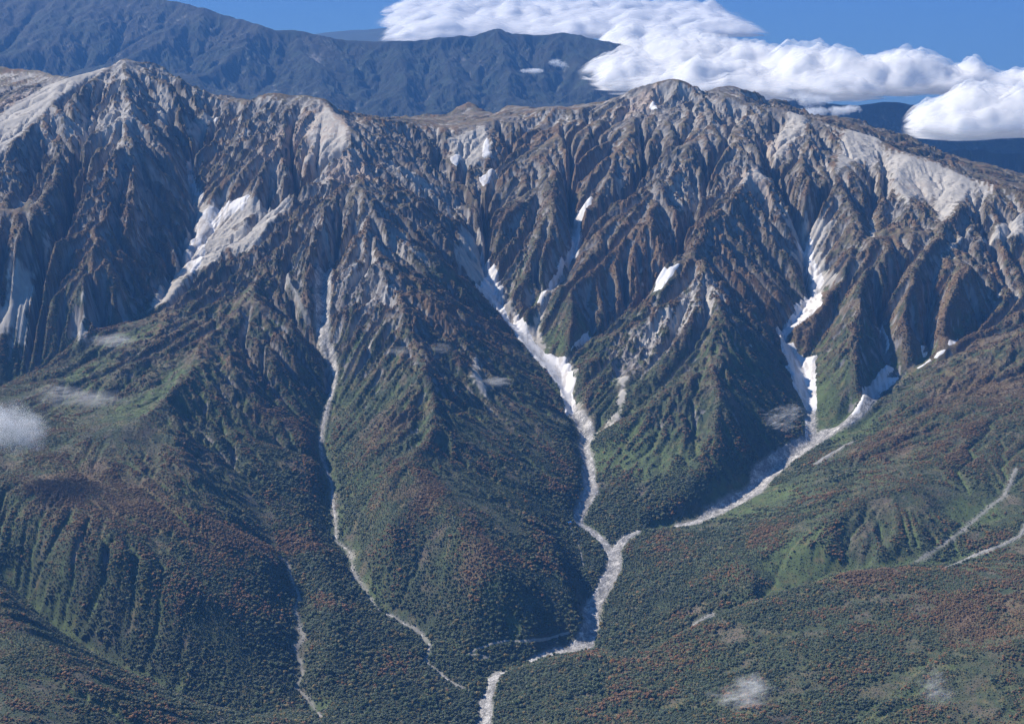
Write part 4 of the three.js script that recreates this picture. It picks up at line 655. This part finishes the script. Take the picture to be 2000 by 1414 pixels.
for (let s = 0; s < 4; s++) {
  const mine = spots.filter((t) => t.shape === s && !single.has(t)), im = new THREE.InstancedMesh(crowns[s], forestMat, mine.length), m = new THREE.Matrix4(), q = new THREE.Quaternion(), up = new THREE.Vector3(0, 1, 0), c = new THREE.Color();
  mine.forEach((t, i) => { m.compose(new THREE.Vector3(t.x, t.y, t.z), q.setFromAxisAngle(up, t.turn), new THREE.Vector3(t.size, t.size * 0.74, t.size)); im.setMatrixAt(i, m); const L = LEAF[t.kind]; im.setColorAt(i, c.setRGB(L[0] * t.tone, L[1] * t.tone, L[2] * t.tone)); });
  im.name = ['forest_canopy', 'forest_canopy_001', 'forest_canopy_002', 'conifer_stand'][s]; im.castShadow = im.receiveShadow = true;
  im.userData = { kind: 'stuff', label: s < 3 ? 'mixed autumn forest covering the lower mountain slopes' : 'dark pointed conifers standing among the broadleaf forest', category: 'forest', group: 'forest on the lower slopes' };
  scene.add(im);
}
// scrub between the trees and up to the heath
{
  const r = rng(91), list = [], lump = (() => { const l = []; for (const [x, y, z, s] of [[0, 0.9, 0, 2.3], [1.9, 0.5, 0.8, 1.7], [-1.2, 0.6, 1.6, 1.6], [-0.9, 0.5, -1.7, 1.7]]) { const g = new THREE.IcosahedronGeometry(s, 0); g.deleteAttribute('uv'); g.rotateY(x * 3 + z); g.scale(1, 0.85, 1); g.translate(x, y, z); l.push(g); } return mergeGeometries(l); })();
  const cosP = Math.cos(camera.rotation.x), sinP = Math.sin(camera.rotation.x), gap = 7.6;
  for (let z = -3500; z > -8300; z -= gap) for (let x = -0.45 * -z; x < 0.45 * -z; x += gap) {
    const px = x + (r() - 0.5) * gap, pz = z + (r() - 0.5) * gap, c = r(), d = r(), e = r();
    const j = Math.round((-pz - 3300) / 6.05), i = Math.round(columnOf(px, pz)), q = clamp(j, 0, NR - 1) * NC + clamp(i, 0, NC - 1);
    const n = fbm(px / 60, pz / 60, 3, 651), green = tintAt('green', px, pz), rust = tintAt('rust', px, pz);
    if (c > landScrub[q] * (0.75 + 0.6 * n - 0.3 * green)) continue;
    const h = groundAt(px, pz), depth = -((h - 4000) * -sinP + pz * cosP), sx = px / depth * 2900, sy = ((h - 4000) * cosP + pz * sinP) / depth * 2900;
    if (Math.abs(sx) > 1240 || sy < -860 || most(roadList, along, px, pz, 6) > -2.5) continue;
    const warm = (h - 1760) / 480 + 1.2 * n + 0.75 * rust - 0.6 * green + (d - 0.5) * 0.7 - 0.08;
    const kind = warm > 0.9 ? 'rust' : warm > 0.6 ? (e < 0.25 ? 'orange' : 'rust') : warm > 0.3 ? (e < 0.5 ? 'olive' : 'deep') : e < 0.35 ? 'olive' : e < 0.75 ? 'green' : 'deep';
    list.push([px, h - 0.2, pz, (0.6 + 0.8 * e * d) * (h > 2000 ? 0.8 : 1), r() * 6.28, kind, 0.65 + 0.55 * r()]);
  }
  const im = new THREE.InstancedMesh(lump, forestMat, list.length), m = new THREE.Matrix4(), q = new THREE.Quaternion(), up = new THREE.Vector3(0, 1, 0), c = new THREE.Color();
  list.forEach(([x, y, z, s, a, k, t], i) => { m.compose(new THREE.Vector3(x, y, z), q.setFromAxisAngle(up, a), new THREE.Vector3(s, s, s)); im.setMatrixAt(i, m); const L = LEAF[k]; im.setColorAt(i, c.setRGB(L[0] * t * 0.85, L[1] * t * 0.85, L[2] * t * 0.85)); });
  im.name = 'mountain_scrub'; im.castShadow = im.receiveShadow = true;
  im.userData = { kind: 'stuff', label: 'low green and russet scrub between the trees and the bare rock', category: 'scrub' };
  scene.add(im);
  stage('scrub ' + list.length);
}
stage('forest');
// ---------- clouds ----------
function noise3(x, y, z, k) { const f = Math.floor(y), t = y - f, s = t * t * (3 - 2 * t); return mix(vnoise(x + f * 37.7, z + f * 11.3, k), vnoise(x + (f + 1) * 37.7, z + (f + 1) * 11.3, k), s); }
function fbm3(x, y, z, o, k) { let s = 0, a = 0.5; for (let i = 0; i < o; i++) { s += a * noise3(x, y, z, k + i * 13); x *= 2.07; y *= 2.03; z *= 2.05; a *= 0.5; } return s; }
const mistMat = new THREE.MeshPhysicalMaterial({ color: new THREE.Color(0.98, 0.98, 0.98), roughness: 1, transmission: 0.35, thickness: 0, side: THREE.DoubleSide, specularIntensity: 0 }); mistMat.name = 'mist';
// puffs: [x, y, z, rx, ry, rz]; a cloud is a scatter of droplet veils, thick in the middle and thinning outwards, round a solid body where it is dense
function veil(puffs, count, size, seed, frill, thick) {
  const r = rng(seed), pos = new Float32Array(count * 9), total = puffs.reduce((s, p) => s + p[3] * p[5], 0);
  let n = 0, guard = 0;
  while (n < count && guard++ < count * 40) {
    let pick = r() * total, p = puffs[0]; for (p of puffs) { pick -= p[3] * p[5]; if (pick <= 0) break; }
    const a = r() * 6.283, cy = r() * 2 - 1, sy = Math.sqrt(1 - cy * cy), rad = Math.cbrt(r()) * 1.15;
    const ux = Math.cos(a) * sy, uz = Math.sin(a) * sy, x = p[0] + ux * rad * p[3], y = p[1] + cy * rad * p[4], z = p[2] + uz * rad * p[5];
    const d = 1 - rad + frill * fbm3(x / (p[3] * 0.55), y / (p[3] * 0.4), z / (p[3] * 0.55), 4, seed);
    if (d < r() * thick) continue;
    const s = size * (0.5 + r());
    for (let k = 0; k < 3; k++) for (let c = 0; c < 3; c++) pos[n * 9 + k * 3 + c] = [x, y, z][c] + (r() - 0.5) * 2 * s;
    n++;
  }
  const g = new THREE.BufferGeometry(); g.setAttribute('position', new THREE.BufferAttribute(pos.subarray(0, n * 9), 3)); g.computeVertexNormals();
  return g;
}
let clouds = 0;
function cloud(label, group, puffs, o) {
  const c = new THREE.Group();
  c.name = 'cloud' + (clouds ? '_' + String(clouds).padStart(3, '0') : ''); clouds++;
  c.userData = { label, category: 'cloud', group };
  put('veil', veil(puffs, o.count, o.size, 800 + clouds, o.frill ?? 0.9, o.thick ?? 0.8), mistMat, {}, c);
  scene.add(c);
}
const wisps = 'thin cloud scraps over the slopes', banks = 'cumulus beyond the divide';
// a deck of stratocumulus: billowed top, flat base, thinning to ragged edges
const billow = (x, z, o, k) => Math.abs(fbm(x, z, o, k)) * 2.6 - 0.3;
function deck(label, group, outline, step, base, tall, seed, edge) {
  const a = area(outline), nx = Math.ceil((a.x1 - a.x0) / step) + 1, nz = Math.ceil((a.z1 - a.z0) / step) + 1, id = new Int32Array(nx * nz).fill(-1), pos = [], high = [];
  const top = (x, z) => { const d = inside(a, x, z, 600) + 380 * fbm(x / 900, z / 900, 4, seed + 2), t = Math.sqrt(smooth(-60, edge, d)), b = 0.5 * billow(x / 1300, z / 1300, 2, seed) + 0.38 * billow(x / 600, z / 600, 2, seed + 4) + 0.1 * billow(x / 260, z / 260, 2, seed + 8); return d < -60 ? -1 : tall * t * (0.45 + 1.1 * Math.max(0, b + 0.1)); };
  for (let j = 0; j < nz; j++) for (let i = 0; i < nx; i++) { const x = a.x0 + i * step, z = a.z0 + j * step, t = top(x, z); if (t < 0) continue; id[j * nx + i] = high.length; high.push(t); pos.push(x, base + t, z); }
  // one dense body and three ever thinner skins round it; cloud that is thin lets more light pass
  const n = high.length, r = rng(seed);
  const skin = (grow, veilness, k, closed) => {
    const p = [], col = [], idx = [];
    for (let q = 0; q < n; q++) {
      const x = pos[q * 3], z = pos[q * 3 + 2], wob = k ? 0.75 * fbm(x / 170, z / 170, 3, seed + 20 + k) + 0.4 * fbm(x / 60, z / 60, 2, seed + 40 + k) : 0, t = Math.max(0, high[q] * (1 + grow * (1 + wob)) + (k ? 9 * k * (1 + wob) : 0));
      const thin = smooth(0.1, 0.62, high[q] / tall + 0.25 * fbm(x / 330, z / 330, 4, seed + 60 + k));
      p.push(x, base + t, z); col.push(1, 1, 1, veilness * (k ? thin : smooth(0.16, 0.5, high[q] / tall + 0.12 * fbm(x / 150, z / 150, 3, seed + 70))));
    }
    if (closed) for (let q = 0; q < n; q++) { p.push(pos[q * 3], base - 0.2 * high[q], pos[q * 3 + 2]); col.push(1, 1, 1, col[q * 4 + 3]); }
    for (let j = 0; j + 1 < nz; j++) for (let i = 0; i + 1 < nx; i++) {
      const a = id[j * nx + i], b = id[j * nx + i + 1], u = id[(j + 1) * nx + i], v = id[(j + 1) * nx + i + 1];
      if (a < 0 || b < 0 || u < 0 || v < 0) continue;
      idx.push(a, u, b, b, u, v);
      if (closed) idx.push(a + n, b + n, u + n, b + n, v + n, u + n);
    }
    const g = new THREE.BufferGeometry(); g.setAttribute('position', new THREE.Float32BufferAttribute(p, 3)); g.setAttribute('color', new THREE.Float32BufferAttribute(col, 4)); g.setIndex(idx); g.computeVertexNormals();
    return g;
  };
  const c = new THREE.Group();
  c.name = 'cloud' + (clouds ? '_' + String(clouds).padStart(3, '0') : ''); clouds++;
  c.userData = { label, category: 'cloud', group };
  put('body', skin(0, 1, 0, true), deckMat, {}, c);
  put('veil', mergeGeometries([skin(0.1, 0.4, 1), skin(0.2, 0.28, 2), skin(0.32, 0.2, 3)]), deckMat, {}, c);
  scene.add(c);
}
const deckMat = new THREE.MeshPhysicalMaterial({ color: new THREE.Color(0.98, 0.98, 0.98), roughness: 1, transmission: 0.35, thickness: 0, side: THREE.DoubleSide, specularIntensity: 0, vertexColors: true, transparent: true }); deckMat.name = 'cloud_deck';
// thin mist: a stack of gauzy sheets, each with its own torn outline
function mist(label, group, puffs, dense) {
  const parts = [], n = 44, m = 26, layers = 6;
  puffs.forEach((p, w) => {
    for (let k = 0; k < layers; k++) {
      const pos = [], col = [], idx = [], lift = (k / (layers - 1)) * 2 - 1, shrink = Math.sqrt(1 - 0.75 * lift * lift), seed = 900 + clouds * 31 + w * 11 + k;
      for (let j = 0; j <= m; j++) for (let i = 0; i <= n; i++) {
        const u = (i / n * 2 - 1) * 1.5, v = (j / m * 2 - 1) * 1.5, x = p[0] + u * p[3], z = p[2] + v * p[5];
        const torn = 0.95 * fbm(u * 1.5 + seed, v * 2.2, 4, 901 + clouds) + 0.5 * fbm(u * 1.3, v * 1.3, 3, seed);
        const a = smooth(1, 0.1, Math.hypot(u, v) / shrink / 1.25 + 0.75 * torn);
        pos.push(x, p[1] + p[4] * (0.85 * lift + 0.5 * fbm(u * 2.1, v * 2.1, 3, seed + 5)), z); col.push(1, 1, 1, dense * a);
      }
      for (let j = 0; j < m; j++) for (let i = 0; i < n; i++) { const a = j * (n + 1) + i; idx.push(a, a + n + 1, a + 1, a + 1, a + n + 1, a + n + 2); }
      const g = new THREE.BufferGeometry(); g.setAttribute('position', new THREE.Float32BufferAttribute(pos, 3)); g.setAttribute('color', new THREE.Float32BufferAttribute(col, 4)); g.setIndex(idx); g.computeVertexNormals(); parts.push(g);
    }
  });
  const c = put('cloud' + (clouds ? '_' + String(clouds).padStart(3, '0') : ''), mergeGeometries(parts), deckMat, { label, category: 'cloud', group });
  clouds++;
  return c;
}
deck('long white cumulus bank across the upper right, behind the highest summit', banks, [1400, -24800, 2026, -26115, 3287, -24316, 4525, -22262, 5646, -20791, 6755, -19870, 8600, -19200, 8300, -18000, 6220, -18500, 4925, -18300, 4234, -18000, 3370, -17900, 2803, -18100, 1943, -18300, 1160, -18700, 900, -19800], 36, 1660, 270, 131, 900);
deck('white cloud layer just showing above the blue range at top centre', banks, [-3200, -37500, 5200, -36500, 5000, -29500, 2600, -28947, 0, -28747, -957, -28296, -2300, -27470], 70, 1420, 200, 132, 900);
deck('heaped cumulus at the right edge above the far right ridge', banks, [3700, -14600, 4382, -15900, 5327, -16900, 6438, -17300, 7404, -17000, 6300, -14500, 4945, -14450, 4168, -14350, 3700, -14350], 30, 1745, 215, 133, 520);
cloud('small puff hanging under the long bank, left of the pair', banks, [[3434, 1796, -17000, 190, 80, 170], [3300, 1815, -17050, 130, 70, 120], [3540, 1790, -17050, 120, 60, 110]], { count: 13500, size: 4.00 });
cloud('small puff hanging under the long bank, right of the pair', banks, [[3623, 1740, -16500, 130, 55, 120], [3760, 1752, -16550, 120, 50, 110]], { count: 9000, size: 4.00 });
cloud('low flat puff just above the right-hand skyline', banks, [[3239, 1800, -16000, 150, 60, 140], [3130, 1790, -16000, 90, 45, 90]], { count: 7500, size: 4.00 });
cloud('flat little cloud against the blue range, lower of two', banks, [[226, 1903, -19000, 150, 32, 90], [330, 1908, -19000, 80, 30, 70]], { count: 6000, size: 3.60 });
cloud('faint little cloud against the blue range, upper of two', banks, [[549, 2005, -19000, 90, 50, 80], [640, 1975, -19000, 80, 45, 70]], { count: 3300, size: 3.60 });
cloud('bright rounded cloud at the left edge over the wooded shoulder', wisps, [[-1905, 2079, -5300, 130, 95, 110], [-1840, 2050, -5320, 75, 70, 70], [-1990, 2090, -5300, 120, 90, 100]], { count: 153000, size: 0.83, frill: 0.75, thick: 0.55 });
mist('thin grey veil trailing right of the bright cloud at the left edge', wisps, [[-1830, 2075, -5700, 110, 40, 70], [-1700, 2055, -5700, 120, 28, 70]], 0.085);
mist('thin flat wisp below the left peak, above the green hollow', wisps, [[-1784, 2100, -6400, 100, 26, 60]], 0.130);
mist('faint wisp over the middle spur, left of a pair', wisps, [[-500, 2078, -6300, 62, 17, 40]], 0.050);
mist('faint wisp over the middle spur, right of a pair', wisps, [[-313, 2090, -6300, 44, 22, 36]], 0.060);
mist('thin flat wisp beside the central snowfield', wisps, [[-65, 2031, -6000, 66, 16, 42]], 0.110);
mist('thin smoky wisp beside the lower right-hand snowfield', wisps, [[1143, 1907, -5900, 70, 52, 55], [1190, 1930, -5900, 40, 38, 36]], 0.090);
mist('grey wisp at the bottom edge, right of centre', wisps, [[689, 1746, -3900, 80, 42, 60], [720, 1775, -3900, 45, 30, 40]], 0.120);
mist('faint grey wisp at the bottom edge, farthest right', wisps, [[1159, 1936, -3600, 52, 52, 46]], 0.080);
stage('clouds');
// ---------- mountain hut ----------
{
  const [hx, hz] = SPOTS.hut, hut = new THREE.Group(), y = groundAt(hx, hz);
  hut.name = 'mountain_hut'; hut.position.set(hx, y, hz); hut.rotation.y = 0.5;
  hut.userData = { label: 'small blue roofed hut beside the river at the forest edge', category: 'hut' };
  const L = 18, W = 9, wall = new THREE.BoxGeometry(L, 7, W); wall.translate(0, 1.5, 0);
  put('wall', wall, new THREE.MeshStandardMaterial({ color: new THREE.Color(0.42, 0.38, 0.33), roughness: 0.9 }), {}, hut);
  const s = new THREE.Shape([new THREE.Vector2(-W / 2 - 0.8, 4.7), new THREE.Vector2(0, 8.2), new THREE.Vector2(W / 2 + 0.8, 4.7), new THREE.Vector2(W / 2 + 0.8, 5.0), new THREE.Vector2(0, 8.6), new THREE.Vector2(-W / 2 - 0.8, 5.0)]);
  const roof = new THREE.ExtrudeGeometry(s, { depth: L + 1.6, bevelEnabled: false }); roof.translate(0, 0, -L / 2 - 0.8); roof.rotateY(Math.PI / 2);
  put('roof', roof, new THREE.MeshStandardMaterial({ color: new THREE.Color(0.08, 0.25, 0.55), roughness: 0.5 }), {}, hut);
  for (const sgn of [-1, 1]) { const gs = new THREE.Shape([new THREE.Vector2(-W / 2, 0), new THREE.Vector2(W / 2, 0), new THREE.Vector2(0, 3.2)]), g = new THREE.ExtrudeGeometry(gs, { depth: 0.3, bevelEnabled: false }); g.rotateY(Math.PI / 2); g.translate(sgn * (L / 2 - 0.35) - (sgn > 0 ? 0 : 0) , 5.0, 0); put('gable', g, new THREE.MeshStandardMaterial({ color: new THREE.Color(0.42, 0.38, 0.33), roughness: 0.9 }), {}, hut); }
  const frame = new THREE.MeshStandardMaterial({ color: new THREE.Color(0.05, 0.06, 0.07), roughness: 0.3 });
  for (let i = 0; i < 4; i++) { const w = new THREE.BoxGeometry(1.6, 1.4, 0.12); w.translate(-6.4 + i * 3.2, 2.9, W / 2 + 0.05); put('window', w, frame, {}, hut); }
  const d = new THREE.BoxGeometry(1.4, 2.4, 0.14); d.translate(7, 1.4, W / 2 + 0.05); put('door', d, new THREE.MeshStandardMaterial({ color: new THREE.Color(0.2, 0.12, 0.07), roughness: 0.8 }), {}, hut);
  scene.add(hut);
}
renderer.render(scene, camera);
